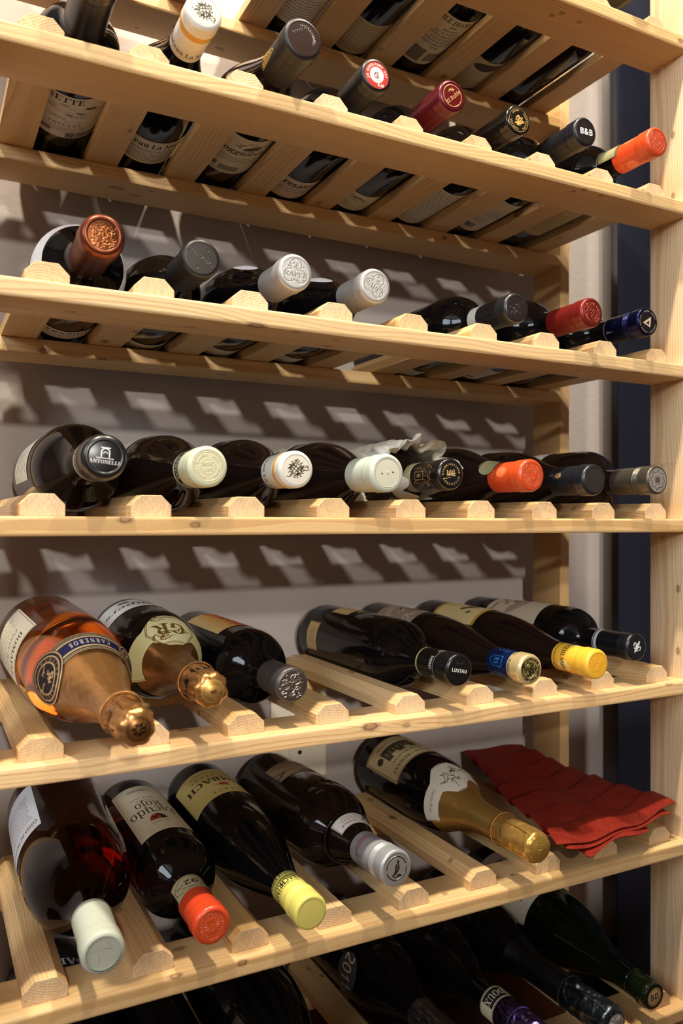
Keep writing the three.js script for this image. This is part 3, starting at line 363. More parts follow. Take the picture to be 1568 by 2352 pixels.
topCell('corkBrown', '#7a5228', (g) => { g.fillStyle = '#2e1a0c'; g.strokeStyle = '#2e1a0c'; g.lineWidth = 4; g.beginPath(); g.arc(R0, R0, 66, 0, 7); g.stroke(); for (let i = 0; i < 7; i++) { const a = i / 7 * 6.283; g.beginPath(); g.arc(R0 + 30 * Math.cos(a), R0 + 30 * Math.sin(a), 12, 0, 7); g.fill(); } squiggle(g, R0, R0, 60, 60, 6, '#2e1a0c', 6); }, (g) => { for (let i = 0; i < 7; i++) { const a = i / 7 * 6.283; g.beginPath(); g.arc(R0 + 30 * Math.cos(a), R0 + 30 * Math.sin(a), 12, 0, 7); g.fill(); } });
topCell('gr', '#c69a55', (g) => { g.fillStyle = '#4b3312'; arcText(g, 'GRUET · CHAMPAGNE · ROSE ·', R0, R0, 52, -2.9, 3.0, 17); T(g, 'GR', R0, R0, 30, 'bold', 'serif'); squiggle(g, R0, R0, 36, 36, 5, '#4b3312', 3); g.strokeStyle = '#6b4c1c'; g.lineWidth = 3; g.beginPath(); for (let i = 0; i <= 12; i++) g.lineTo(R0 + 66 * Math.cos(i / 12 * 6.283), R0 + 66 * Math.sin(i / 12 * 6.283)); g.stroke(); });
topCell('pewter', '#a5a3a0', null, (g) => { for (let i = 0; i < 6; i++) { const a = i / 6 * 6.283; g.fillStyle = '#fff'; g.beginPath(); g.ellipse(R0 + 48 * Math.cos(a), R0 + 48 * Math.sin(a), 20, 10, a, 0, 7); g.fill(); g.fillStyle = '#000'; g.beginPath(); g.arc(R0 + 24 * Math.cos(a + 0.5), R0 + 24 * Math.sin(a + 0.5), 8, 0, 7); g.fill(); } squiggle(g, R0, R0, 120, 120, 16, '#fff', 7); });
topCell('lustau', '#121112', (g) => { T(g, 'LUSTAU', R0, R0 + 4, 31, 'bold', 'sans-serif', '#eceae6'); }, (g) => { T(g, 'LUSTAU', R0, R0 + 4, 31, 'bold', 'sans-serif'); squiggle(g, R0, R0 - 40, 60, 24, 6, '#fff', 4); });
topCell('goldCoat', '#bfae74', (g) => { squiggle(g, R0, R0, 110, 110, 40, '#4f4522', 3.5); g.strokeStyle = '#4f4522'; g.lineWidth = 4; g.beginPath(); g.arc(R0, R0, 66, 0, 7); g.stroke(); }, (g) => squiggle(g, R0, R0, 110, 110, 40, '#fff', 5));
topCell('yellowTop', '#e6a92e', null, (g) => { for (let i = 0; i < 8; i++) { g.fillStyle = rnd() < 0.5 ? '#aaa' : '#555'; g.beginPath(); g.ellipse(R0 + (rnd() - 0.5) * 70, R0 + (rnd() - 0.5) * 70, 26, 14, rnd() * 3, 0, 7); g.fill(); } });
topCell('fleur', '#101218', (g) => { g.save(); g.translate(R0, R0); g.fillStyle = '#d6d8da'; g.beginPath(); g.moveTo(0, -52); g.quadraticCurveTo(22, -18, 0, 22); g.quadraticCurveTo(-22, -18, 0, -52); g.fill(); g.strokeStyle = '#d6d8da'; g.lineWidth = 8; for (const s of [-1, 1]) { g.beginPath(); g.moveTo(s * 5, 22); g.quadraticCurveTo(s * 16, -26, s * 34, -16); g.quadraticCurveTo(s * 42, 2, s * 28, 6); g.stroke(); } g.fillRect(-24, 14, 48, 8); g.beginPath(); g.moveTo(-12, 24); g.lineTo(12, 24); g.lineTo(0, 48); g.fill(); g.restore(); });
topCell('whiteDent', '#bfc2b0', null, (g) => { for (let i = 0; i < 5; i++) { g.fillStyle = rnd() < 0.5 ? '#b0b0b0' : '#505050'; g.beginPath(); g.ellipse(R0 + (rnd() - 0.5) * 60, R0 + (rnd() - 0.5) * 60, 30, 14, rnd() * 3, 0, 7); g.fill(); } });
topCell('yellowGreen', '#d8cb6c');
topCell('birdTop', '#a8a5a4', (g) => { g.strokeStyle = '#2c2a2b'; g.fillStyle = '#2c2a2b'; g.lineWidth = 5; for (let i = 0; i < 4; i++) { g.beginPath(); g.arc(R0, R0, 60, i * 1.57 + 0.12, i * 1.57 + 1.4); g.stroke(); } g.save(); g.translate(R0, R0); g.beginPath(); g.moveTo(12, -42); g.quadraticCurveTo(26, -36, 16, -20); g.quadraticCurveTo(26, 4, 4, 22); g.lineTo(-30, 40); g.lineTo(-10, 10); g.quadraticCurveTo(-8, -14, 6, -26); g.closePath(); g.fill(); g.strokeStyle = '#d8d5d2'; g.lineWidth = 2.5; g.beginPath(); g.moveTo(8, -24); g.quadraticCurveTo(14, -6, -2, 12); g.stroke(); g.restore(); squiggle(g, R0 + 4, R0 + 36, 50, 18, 8, '#2c2a2b', 4); }, (g) => { g.lineWidth = 6; g.beginPath(); g.arc(R0, R0, 60, 0, 7); g.stroke(); });
topCell('goldPlain', '#c09a4a', null, (g) => { for (let i = 0; i < 9; i++) { g.fillStyle = rnd() < 0.5 ? '#a8a8a8' : '#585858'; g.beginPath(); g.ellipse(R0 + (rnd() - 0.5) * 80, R0 + (rnd() - 0.5) * 80, 24, 12, rnd() * 3, 0, 7); g.fill(); } });
topCell('bd', '#c7a873', (g) => { T(g, 'BD', R0, R0, 72, 'bold', 'sans-serif', '#2c2316'); g.strokeStyle = '#2c2316'; g.lineWidth = 3; g.beginPath(); g.arc(R0, R0, 72, 0, 7); g.stroke(); });
const lt = LA.finish(), tt = TA.finish();
const labelMat = new THREE.MeshStandardMaterial({ map: lt.c, roughness: 0.72, side: THREE.DoubleSide });
const printMats = {};
const printMat = (metal, rough, coat = 0) => printMats[metal + '_' + rough + '_' + coat] ??= new THREE.MeshPhysicalMaterial({ map: tt.c, bumpMap: tt.b, bumpScale: 0.0011, metalness: metal, roughness: rough, clearcoat: coat, clearcoatRoughness: 0.25 });
const plainMats = {};
const plain = (col, metal, rough, coat = 0) => plainMats[[col, metal, rough, coat]] ??= new THREE.MeshPhysicalMaterial({ color: col, metalness: metal, roughness: rough, clearcoat: coat, clearcoatRoughness: 0.25 });

// ---------------------------------------------------------------- bottles
const GLASS = {
  black: new THREE.MeshPhysicalMaterial({ color: new THREE.Color(0.004, 0.0035, 0.004), roughness: 0.06, ior: 1.5, specularIntensity: 0.7 }),
  brown: new THREE.MeshPhysicalMaterial({ color: new THREE.Color(0.011, 0.006, 0.005), roughness: 0.06, ior: 1.5, specularIntensity: 0.75 }),
  green: new THREE.MeshPhysicalMaterial({ color: new THREE.Color(0.003, 0.006, 0.002), roughness: 0.06, ior: 1.5, specularIntensity: 0.7 }),
  amber: new THREE.MeshPhysicalMaterial({ color: 0xffffff, transmission: 1, thickness: 0.09, roughness: 0.02, ior: 1.4, attenuationColor: new THREE.Color(0.82, 0.5, 0.25), attenuationDistance: 0.07 }),
  rose: new THREE.MeshPhysicalMaterial({ color: 0xffffff, transmission: 1, thickness: 0.09, roughness: 0.02, ior: 1.4, attenuationColor: new THREE.Color(0.56, 0.15, 0.12), attenuationDistance: 0.042 }),
};
// body outlines: [share of length, share of body radius]; the neck radius takes over at share 1 of the second list
const SH = {
  bordeaux: { s0: 0.615, s1: 0.76, f: [[0, 1], [0.2, 0.98], [0.4, 0.89], [0.58, 0.72], [0.72, 0.46], [0.85, 0.2], [1, 0.03]] },
  burgundy: { s0: 0.46, s1: 0.82, f: [[0, 1], [0.15, 0.985], [0.3, 0.92], [0.45, 0.78], [0.6, 0.55], [0.75, 0.3], [0.88, 0.12], [1, 0.02]] },
  flute: { s0: 0.4, s1: 0.84, f: [[0, 1], [0.2, 0.95], [0.4, 0.8], [0.6, 0.55], [0.78, 0.28], [0.9, 0.1], [1, 0.02]] },
  magnum: { s0: 0.33, s1: 0.84, f: [[0, 1], [0.14, 0.985], [0.28, 0.91], [0.42, 0.77], [0.58, 0.52], [0.75, 0.26], [0.9, 0.08], [1, 0.02]] },
  longneck: { s0: 0.3, s1: 0.6, f: [[0, 1], [0.15, 0.985], [0.3, 0.92], [0.45, 0.78], [0.6, 0.55], [0.75, 0.3], [0.88, 0.12], [1, 0.02]] },
  cremant: { s0: 0.34, s1: 0.68, f: [[0, 1], [0.15, 0.985], [0.3, 0.92], [0.45, 0.78], [0.6, 0.55], [0.75, 0.3], [0.88, 0.13], [1, 0.04]] },
  champagne: { s0: 0.42, s1: 0.84, f: [[0, 1], [0.14, 0.985], [0.28, 0.92], [0.42, 0.79], [0.58, 0.55], [0.75, 0.29], [0.9, 0.09], [1, 0.02]] },
  sherry: { s0: 0.56, s1: 0.78, f: [[0, 1], [0.2, 0.97], [0.4, 0.87], [0.6, 0.6], [0.76, 0.3], [0.9, 0.16], [1, 0.05]] },
  globe: { s0: 0.46, s1: 0.8, f: [[0, 1], [0.2, 0.99], [0.4, 0.91], [0.56, 0.76], [0.7, 0.52], [0.82, 0.28], [0.92, 0.1], [1, 0.03]] },
  squat: { s0: 0.5, s1: 0.7, f: [[0, 1], [0.2, 1.0], [0.4, 0.95], [0.58, 0.78], [0.72, 0.5], [0.86, 0.24], [1, 0.03]] },
};
function radiusAt(b, z) {
  if (b.cone && z >= b.cone[0]) return lerp(b.cone[1], b.rn + 0.0004, Math.min(1, (z - b.cone[0]) / (b.cone[2] - b.cone[0])));
  const sh = SH[b.shape], t = (z / b.len - sh.s0) / (sh.s1 - sh.s0);
  if (t <= 0) return z < 0.007 ? b.R - 0.006 + 0.006 * Math.sqrt(Math.max(0, 1 - Math.pow(1 - z / 0.007, 2))) : b.R;
  if (t >= 1) return b.rn + (b.R - b.rn) * sh.f[sh.f.length - 1][1] * Math.max(0, 1 - (t - 1) * 6);
  const f = sh.f; let i = 0; while (i < f.length - 2 && f[i + 1][0] < t) i++;
  const p0 = f[Math.max(0, i - 1)], p1 = f[i], p2 = f[i + 1], p3 = f[Math.min(f.length - 1, i + 2)], q = (t - p1[0]) / (p2[0] - p1[0]);
  const m1 = i ? (p2[1] - p0[1]) / (p2[0] - p0[0]) * (p2[0] - p1[0]) : 0, m2 = p3 === p2 ? -0.05 : (p3[1] - p1[1]) / (p3[0] - p1[0]) * (p2[0] - p1[0]);
  const k = (2 * q ** 3 - 3 * q ** 2 + 1) * p1[1] + (q ** 3 - 2 * q * q + q) * m1 + (3 * q * q - 2 * q ** 3) * p2[1] + (q ** 3 - q * q) * m2;
  return b.rn + (b.R - b.rn) * k;
}
const lathe = (pts, seg = 48) => { const g = new THREE.LatheGeometry(pts.map((p) => new THREE.Vector2(Math.max(0, p[1]), p[0])), seg); g.rotateX(Math.PI / 2); return g; };   // [z, r] about the z axis
function glassGeo(b, zEnd) {
  const pts = [[0.012, 0], [0.010, b.R * 0.3], [0.004, b.R * 0.55], [0, b.R - 0.0085]];
  for (let i = 0; i <= 6; i++) { const z = 0.007 * i / 6; pts.push([z, radiusAt(b, z)]); }
  const n = 60; for (let i = 1; i <= n; i++) { const z = 0.007 + (zEnd - 0.007) * i / n; pts.push([z, radiusAt(b, z)]); }
  pts.push([zEnd, 0]);
  const g = lathe(pts); return g;
}
/** A sheet wrapped on the bottle between z0 and z1, a to b degrees from the top towards +x, OUTLINE(t) trims the edges; up is towards the neck. */
function wrapGeo(b, z0, z1, a, w, rect, gap = 0.0004, shape) {
  const nu = 28, nv = 10, P = [], U = [], I = [];
  for (let j = 0; j <= nv; j++) for (let i = 0; i <= nu; i++) {
    const u = i / nu, v = j / nv, ph = (a + w / 2 - w * u) * Math.PI / 180;
    let za = z0, zb = z1; if (shape) [za, zb] = shape(u, z0, z1);
    const z = za + (zb - za) * v, r = radiusAt(b, z) + gap;
    P.push(r * Math.sin(ph), r * Math.cos(ph), z); U.push(lerp(rect.u0, rect.u1, u), lerp(rect.v0, rect.v1, shape ? (z - z0) / (z1 - z0) : v));
  }
  for (let j = 0; j < nv; j++) for (let i = 0; i < nu; i++) { const k = j * (nu + 1) + i; I.push(k, k + 1, k + nu + 2, k, k + nu + 2, k + nu + 1); }
  const g = new THREE.BufferGeometry(); g.setAttribute('position', new THREE.Float32BufferAttribute(P, 3)); g.setAttribute('uv', new THREE.Float32BufferAttribute(U, 2)); g.setIndex(I); g.computeVertexNormals(); return g;
}
const ovalShape = (u, z0, z1) => { const c = (z0 + z1) / 2, h = (z1 - z0) / 2 * Math.sqrt(Math.max(0.0004, 1 - (2 * u - 1) ** 2)); return [c - h, c + h]; };
const crestShape = (u, z0, z1) => { const h = z1 - z0, d = Math.abs(u - 0.5) * 2, m = d < 0.13 ? 1 : d < 0.34 ? lerp(1, 0.36, (d - 0.13) / 0.21) : 0.36; return [z0 + (1 - m) * h * 0.44, z1 - (1 - m) * h * 0.5]; };
function discGeo(r, z, rect, roll, dome = 0.0006) {
  const n = 40, m = 4, P = [], U = [], I = [];
  for (let j = 0; j <= m; j++) for (let i = 0; i < n; i++) {
    const a = i / n * Math.PI * 2, q = j / m, x = Math.cos(a) * q, y = Math.sin(a) * q;
    P.push(r * x, r * y, z + dome * (1 - q * q));
    const c = Math.cos(-roll), s = Math.sin(-roll), X = x * c - y * s, Y = x * s + y * c;
    U.push(lerp(rect.u0, rect.u1, 0.5 + 0.5 * X), lerp(rect.v0, rect.v1, 0.5 + 0.5 * Y));
  }
  for (let j = 0; j < m; j++) for (let i = 0; i < n; i++) { const a = j * n + i, b = j * n + (i + 1) % n; I.push(a, a + n, b + n, a, b + n, b); }
  const g = new THREE.BufferGeometry(); g.setAttribute('position', new THREE.Float32BufferAttribute(P, 3)); g.setAttribute('uv', new THREE.Float32BufferAttribute(U, 2)); g.setIndex(I); g.computeVertexNormals(); return g;
}
function capsuleGeo(b, rect) {                      // printed sleeve or screw cap
  const L1 = b.len, L0 = L1 - b.cap.len, r = b.rn + 0.0009, R = b.rc ?? r + 0.0010, pts = [];
  const kind = b.cap.kind ?? 'foil';
  pts.push([L0, r - 0.0008], [L0 + 0.0003, r]);
  if (kind === 'foil') {
    const ring = L1 - 0.0195;
    pts.push([lerp(L0, ring, 0.5), r], [ring - 0.001, r], [ring, r + 0.0002], [ring + 0.0012, R], [ring + 0.0075, R], [ring + 0.0085, R - 0.0005], [ring + 0.0095, R], [L1 - 0.0035, R], [L1 - 0.0014, R - 0.0008], [L1 - 0.0003, R - 0.0022], [L1, R - 0.0036]);
  } else if (kind === 'wax') {
    pts.push([L1 - 0.028, r], [L1 - 0.024, r + 0.0002], [L1 - 0.0215, R + 0.0008], [L1 - 0.009, R + 0.0006], [L1 - 0.003, R - 0.0003], [L1 - 0.0005, R - 0.0028], [L1 + 0.0002, R - 0.0050], [L1 - 0.0008, R - 0.0062]);
  } else {                                          // screw cap: pilfer band, ribs, smooth shell
    const s = L1 - 0.027; pts.push([s - 0.002, r], [s, r + 0.0003]);
    for (let i = 0; i < 4; i++) { const z = s + 0.0006 + i * 0.0026; pts.push([z, R - 0.0006], [z + 0.0008, R], [z + 0.0016, R], [z + 0.0022, R - 0.0007]); }
    pts.push([s + 0.0125, R], [L1 - 0.0028, R], [L1 - 0.0011, R - 0.0006], [L1 - 0.0002, R - 0.0018], [L1, R - 0.003]);
  }
  const g = lathe(pts, 48);
  if (rect) { const u = g.attributes.uv, p = g.attributes.position; for (let i = 0; i < u.count; i++) u.setXY(i, lerp(rect.u0, rect.u1, u.getX(i)), lerp(rect.v0, rect.v1, (p.getZ(i) - L0) / (L1 - L0))); }
  g.rotateZ((b.cap.turn ?? 0) * Math.PI * 2);
  return { g, rTop: pts[pts.length - 1][1], zTop: pts[pts.length - 1][0] };
}
/** Foil of a sparkling bottle: the smooth hood from z0, wire seat, and the crumpled head over the cork. */
function hoodGeo(b, z0, z1, z2, z3, rH, amp, wrinkle) {
  const nz = 84, na = 72, P = [], U = [], I = [], L1 = b.len;
  for (let j = 0; j <= nz; j++) {
    const z = lerp(z0, L1, j / nz);
    let r; if (z < z1) r = radiusAt(b, z) + 0.0009; else if (z < z2) r = lerp(b.rn + 0.0009, rH, sstep(z1, z2, z)); else if (z < z3) r = lerp(rH, rH * 1.0, sstep(z2, z3, z)); else { const q = (z - z3) / (L1 - z3); r = rH * Math.sqrt(Math.max(0, 1 - Math.pow(q, 2.6))) ; }
    for (let i = 0; i <= na; i++) {
      const a = i / na * Math.PI * 2, ci = i === na ? 0 : i, k = sstep(z1 - 0.004, z1 + 0.004, z) * (1 - sstep(z3 + 0.004, L1 - 0.001, z) * 0.6), f = fbm(ci / na * 11 + b.no * 7 + 2 * Math.sin(z * 120), z * 150, 3) - 0.5;
      const e = (ci === 0 || ci === na - 1) ? 0.3 : 1;
      const fold = Math.abs(Math.sin(a * 4 + z * 60 + b.no)) - 0.5;
      const rr = r <= 0 ? 0 : Math.max(0, r + (f * amp + fold * amp * 0.42) * e * k + (vnoise(ci * 0.9, z * 120) - 0.5) * wrinkle * (1 - k));
      P.push(rr * Math.cos(a), rr * Math.sin(a), z + (r > 0.004 ? 0 : f * 0.0004)); U.push(i / na * 0.11, z);
    }
  }
  for (let j = 0; j < nz; j++) for (let i = 0; i < na; i++) { const k = j * (na + 1) + i; I.push(k, k + 1, k + na + 2, k, k + na + 2, k + na + 1); }
  let g = new THREE.BufferGeometry(); g.setAttribute('position', new THREE.Float32BufferAttribute(P, 3)); g.setAttribute('uv', new THREE.Float32BufferAttribute(U, 2)); g.setIndex(I); g.computeVertexNormals(); return g;
}
const crinkle = dataTex(512, 512, (x, y) => { const f = fbm(x / 26, y / 26, 4), h = Math.abs(f - 0.5) * 2; return 0.3 + 0.7 * h; }, false);
crinkle.wrapS = crinkle.wrapT = THREE.MirroredRepeatWrapping; crinkle.repeat.set(9, 9);
const foilMats = {};
const foil = (col, rough, bump, metal = 1) => foilMats[[col, rough, bump, metal]] ??= new THREE.MeshPhysicalMaterial({ color: col, metalness: metal, roughness: rough, bumpMap: crinkle, bumpScale: bump });

/** Lifts a lying bottle until it touches neither the rails nor the chamfered cleats at its sides. */
function settle(b, base, tip) {
  const cx = slotX(b.lv, b.slot), y0 = RAIL[b.lv], hx = (PITCH - CW) / 2, c = 0.0092, zTip = b.cap.kind === 'bare' ? b.rn + 0.0022 : 0;
  const seg = (px, py, ax, ay, bx, by) => { const t = Math.min(1, Math.max(0, ((px - ax) * (bx - ax) + (py - ay) * (by - ay)) / ((bx - ax) ** 2 + (by - ay) ** 2))); return Math.hypot(px - ax - t * (bx - ax), py - ay - t * (by - ay)); };
  for (let it = 0; it < 40; it++) {
    let worst = 0, at = 0;
    for (let i = 0; i <= 80; i++) {
      const q = i / 80, zl = q * b.len, x = lerp(base.x, tip.x, q) - cx, y = lerp(base.y, tip.y, q) - y0, z = lerp(base.z, tip.z, q);
      const hood = b.cap.kind === 'hood' && zl > b.len - (b.cap.head ?? 0.045) ? (b.cap.rH ?? 0.0185) + 0.004 : 0;
      const r = Math.max(radiusAt(b, zl) + 0.0016, hood, zl > b.len - 0.03 ? Math.max(zTip, b.rn + 0.0026) : 0, b.gap ? radiusAt(b, zl) + b.gap : 0);
      let pen = 0;
      if (z > -RW && z < 0.002 || z < ZB + 0.002) pen = r - y;
      if (z < -0.011) for (const sd of [1, -1]) pen = Math.max(pen, (r - Math.min(seg(x, y, sd * hx, 0, sd * hx, CH - c), seg(x, y, sd * hx, CH - c, sd * (hx + c), CH))) * 1.3);
      if (pen > worst) { worst = pen; at = q; }
    }
    if (worst < 0.0002) break;
    if (at < 0.6) base.y += worst; if (at > 0.3) tip.y += worst;
  }
}
let bottleNo = 0;
const GROUP = 'wine bottles lying in the pine rack';
/** B: lv, slot, shape, glass, len, R, rn, tip [x off slot, height over rail, z], base x off, label, cap {...}, wraps [[name, z0, z1, angle, width, rect, shape]] */
function bottle(B) {
  const b = { shape: 'bordeaux', glass: 'black', len: 0.325, R: 0.0415, rn: 0.0158, bx: 0, no: ++bottleNo, ...B };
  const tip = new THREE.Vector3(slotX(b.lv, b.slot) + (b.tip[0] ?? 0), RAIL[b.lv] + b.tip[1], b.tip[2]);
  const base = new THREE.Vector3(slotX(b.lv, b.slot) + b.bx, RAIL[b.lv] + (b.bh ?? Math.max(b.R + 0.0006, b.R * 1.4142 - 0.0171)), 0);
  const dx = tip.x - base.x, dy = tip.y - base.y; base.z = tip.z - Math.sqrt(Math.max(0.01, b.len * b.len - dx * dx - dy * dy));
  settle(b, base, tip);
  const o = thing('wine_bottle', b.label, 'bottle', base.toArray(), GROUP);
  const m = new THREE.Matrix4().lookAt(tip, base, new THREE.Vector3(0, 1, 0)); o.quaternion.setFromRotationMatrix(m);
  const c = b.cap;
  part('glass_body', glassGeo(b, b.len - (c.kind === 'hood' || c.kind === 'bare' ? 0.03 : c.len * 0.5)), GLASS[b.glass], o);
  if (c.kind === 'hood') {
    const z1 = b.len - (c.head ?? 0.045);
    const h = part('foil_hood', hoodGeo(b, c.from, z1, z1 + 0.012, b.len - 0.009, c.rH ?? 0.0185, c.amp ?? 0.0035, c.wr ?? 0.0006), c.mat, o);
    if (c.top) part('cork_plate', discGeo((c.rH ?? 0.0185) * 0.7, b.len - 0.0016, P[c.top], c.roll ?? 0, 0.0028), c.topMat ?? printMat(0.7, 0.35), h);
    const w = []; for (let i = 0; i < 4; i++) { const a = i * Math.PI / 2 + 0.5, r0 = b.rn + 0.003, r1 = (c.rH ?? 0.0185) + 0.0008; w.push(new THREE.TubeGeometry(new THREE.CatmullRomCurve3([[r0, z1 + 0.001], [r1, z1 + 0.012], [r1 + 0.0002, b.len - 0.012], [r1 * 0.72, b.len - 0.0022]].map(([r, z]) => new THREE.Vector3(r * Math.cos(a), r * Math.sin(a), z))), 14, 0.0007, 6)); }
    const t = new THREE.TorusGeometry(b.rn + 0.0028, 0.0009, 6, 40); t.translate(0, 0, z1 + 0.001); w.push(t);
    part('wire_cage', mergeGeometries(w.map((g) => g.toNonIndexed())), c.mat, h);
  } else if (c.kind === 'bare') {
    part('lip_ring', lathe([[b.len - 0.03, 0.012], [b.len - 0.0295, b.rn + 0.0006], [b.len - 0.016, b.rn], [b.len - 0.0145, b.rn + 0.0022], [b.len - 0.007, b.rn + 0.0022], [b.len - 0.005, b.rn + 0.0006], [b.len - 0.0015, b.rn + 0.0004], [b.len, b.rn - 0.0008], [b.len, b.rn - 0.004]]), GLASS[b.glass], o);
    part('cork', discGeo(b.rn - 0.0035, b.len - 0.0006, P[c.top], c.roll ?? 0), printMat(0, 0.7), o);
  } else {
    const { g, rTop, zTop } = capsuleGeo(b, c.side ? S[c.side] : null);
    const k = part('capsule', g, c.side ? printMat(c.metal ?? 0, c.rough ?? 0.42, c.coat ?? 0) : plain(c.col, c.metal ?? 0, c.rough ?? 0.42, c.coat ?? 0), o);
    if (c.collar) { const z = b.len - c.len - 0.0004; part('capsule_collar', lathe([[z - c.collar[0], b.rn + 0.0007], [z - c.collar[0] + 0.0003, b.rn + 0.001], [z + 0.001, b.rn + 0.0012], [z + 0.0012, b.rn + 0.0006]]), plain(c.collar[1], c.collar[2] ?? 0, 0.4), k); }
    part('capsule_top', discGeo(rTop + 0.0002, zTop - (c.dish ?? 0.0003), P[c.top], c.roll ?? 0, c.dome ?? 0.0003), printMat(c.topMetal ?? c.metal ?? 0, c.topRough ?? c.rough ?? 0.42, c.coat ?? 0), k);
  }
  for (const [nm, z0, z1, a, w, rect, shp, gap] of b.wraps ?? []) part(nm, wrapGeo(b, z0, z1, a, w, rect, gap, shp), labelMat, o);
  return { o, b };
}
const F = (side, top, o = {}) => ({ kind: 'foil', len: 0.058, side, top, ...o });
const Fc = (col, top, o = {}) => ({ kind: 'foil', len: 0.058, col, top, ...o });

// level 1 (top of the photograph; seen from below)
const burg = { shape: 'burgundy', R: 0.0435, len: 0.322 };
bottle({ lv: 1, slot: 3, tip: [0, 0.044, 0.005], label: 'leftmost dark bottle of the top shelf, its tall ivory label seen from below', cap: Fc(0x111014, 'darkDisc'), wraps: [['back_label', 0.1, 0.2, 180, 95, L.classico]] });
bottle({ lv: 1, slot: 4, tip: [0, 0.044, 0.005], label: 'black bottle with a low tan label, second from left on the top shelf', cap: Fc(0x151014, 'darkDisc'), wraps: [['back_label', 0.08, 0.15, 180, 110, L.tanback]] });
bottle({ lv: 1, slot: 5, tip: [0, 0.044, 0.005], label: 'third bottle from left on the top shelf, dense print on a cream label', cap: Fc(0x141213, 'darkDisc'), wraps: [['back_label', 0.102, 0.207, 180, 105, L.diamond]] });
bottle({ lv: 1, slot: 6, tip: [0, 0.044, 0.005], label: 'black bottle on the top shelf with a small tan label bearing a dark oval logo', cap: Fc(0x121012, 'darkDisc'), wraps: [['back_label', 0.08, 0.15, 180, 110, L.logoback]] });
bottle({ lv: 1, slot: 7, tip: [0, 0.046, 0.012], glass: 'brown', label: 'black unlabelled bottle in the last slot of the top shelf beside the right post', cap: Fc(0x0f0e10, 'darkDisc') });

// level 2
bottle({ lv: 2, slot: 0, tip: [-0.004, 0.054, 0.014], rn: 0.0182, label: 'bottle with a glossy navy black capsule and a barcoded ivory label seen from below', cap: Fc(0x0e0d18, 'darkDisc', { len: 0.075, rough: 0.3 }), wraps: [['back_label', 0.104, 0.19, 180, 115, L.sette]] });
bottle({ ...burg, lv: 2, slot: 1, tip: [0, 0.056, 0.001], label: 'white capsule banded in ochre, with black lettering and crest, on the second shelf', cap: F('nerthe', 'nerthe', { turn: 0.3, roll: 0.2, rough: 0.35 }), wraps: [['back_label', 0.092, 0.146, 180, 110, L.nertheBack]] });
bottle({ ...burg, lv: 2, slot: 2, tip: [0, 0.048, 0.018], glass: 'brown', rn: 0.0182, label: 'bottle with a wide dark brown capsule carrying a small gold arched mark', cap: F('goldmark', 'brown', { len: 0.072, turn: 0.02, roll: 0.5, rough: 0.5, topRough: 0.3 }), wraps: [['back_label', 0.1, 0.186, 180, 105, L.bird]] });
bottle({ lv: 2, slot: 3, tip: [0, 0.047, -0.003], label: 'bottle with a black capsule topped by a round red and white seal', cap: Fc(0x101013, 'regolt', { rough: 0.4 }), wraps: [['back_label', 0.09, 0.142, 180, 110, L.script]] });
bottle({ lv: 2, slot: 4, tip: [0, 0.047, 0.0], label: 'bottle with a dark crimson capsule and gold lettering inside a gold ring', cap: Fc(0x5a1420, 'elprado', { metal: 0.35, rough: 0.32, roll: 0.75, topMetal: 0.5, collar: [0.008, 0x171113] }), wraps: [['back_label', 0.09, 0.138, 180, 105, L.oval]] });
bottle({ lv: 2, slot: 5, tip: [0, 0.043, -0.002], glass: 'brown', label: 'bottle with a glossy black capsule and a round gold crest with ring lettering', cap: Fc(0x130f0e, 'castello', { rough: 0.22, roll: 0.1 }), wraps: [['back_label', 0.092, 0.2, 180, 100, L.essay], ['front_label', 0.05, 0.2, -62, 40, L.whiteStrip]] });
bottle({ lv: 2, slot: 6, tip: [0, 0.047, 0.007], label: 'bottle with a blue black capsule marked by large white letters on its end', cap: Fc(0x0f1218, 'bb', { rough: 0.4, roll: 0.03 }), wraps: [['back_label', 0.095, 0.195, 190, 66, L.small]] });
bottle({ lv: 2, slot: 7, tip: [0, 0.046, 0.031], label: 'bottle with an orange red capsule at the right end of the second shelf', cap: F('orange', 'orangeTop', { rough: 0.35, turn: 0.1 }), wraps: [['back_label', 0.1, 0.215, 190, 56, L.beige], ['neck_sticker', 0.244, 0.276, -60, 70, L.sticker, null, 0.002]] });

// level 3
bottle({ lv: 3, slot: 0, tip: [0, 0.050, -0.011], shape: 'bordeaux', R: 0.046, rn: 0.0178, label: 'bottle with a shiny copper capsule crumpled on its end', cap: Fc(0x6e3a28, 'copper', { kind: 'wax', len: 0.085, metal: 0.9, rough: 0.36, topMetal: 1, topRough: 0.22 }), wraps: [['shoulder_strip', 0.192, 0.226, 0, 250, L.whiteStrip], ['back_label', 0.095, 0.132, 180, 110, L.script]] });
bottle({ lv: 3, slot: 1, tip: [0, 0.046, -0.021], shape: 'burgundy', R: 0.044, rn: 0.0168, label: 'bottle with a matt charcoal brown capsule and raised lettering across its end', cap: Fc(0x141216, 'debbion', { len: 0.065, rough: 0.45, roll: -0.55 }), wraps: [['back_label', 0.085, 0.12, 180, 110, L.cream]] });
bottle({ ...burg, lv: 3, slot: 2, tip: [0, 0.040, -0.011], rn: 0.0166, label: 'left of the two bottles with silver white capsules embossed with three lobes', cap: Fc(0xa6a5a4, 'rapet', { metal: 0.35, rough: 0.42, roll: -0.06 }), wraps: [['shoulder_strip', 0.185, 0.232, -16, 34, L.whiteStrip, ovalShape], ['back_label', 0.085, 0.12, 180, 110, L.cream]] });
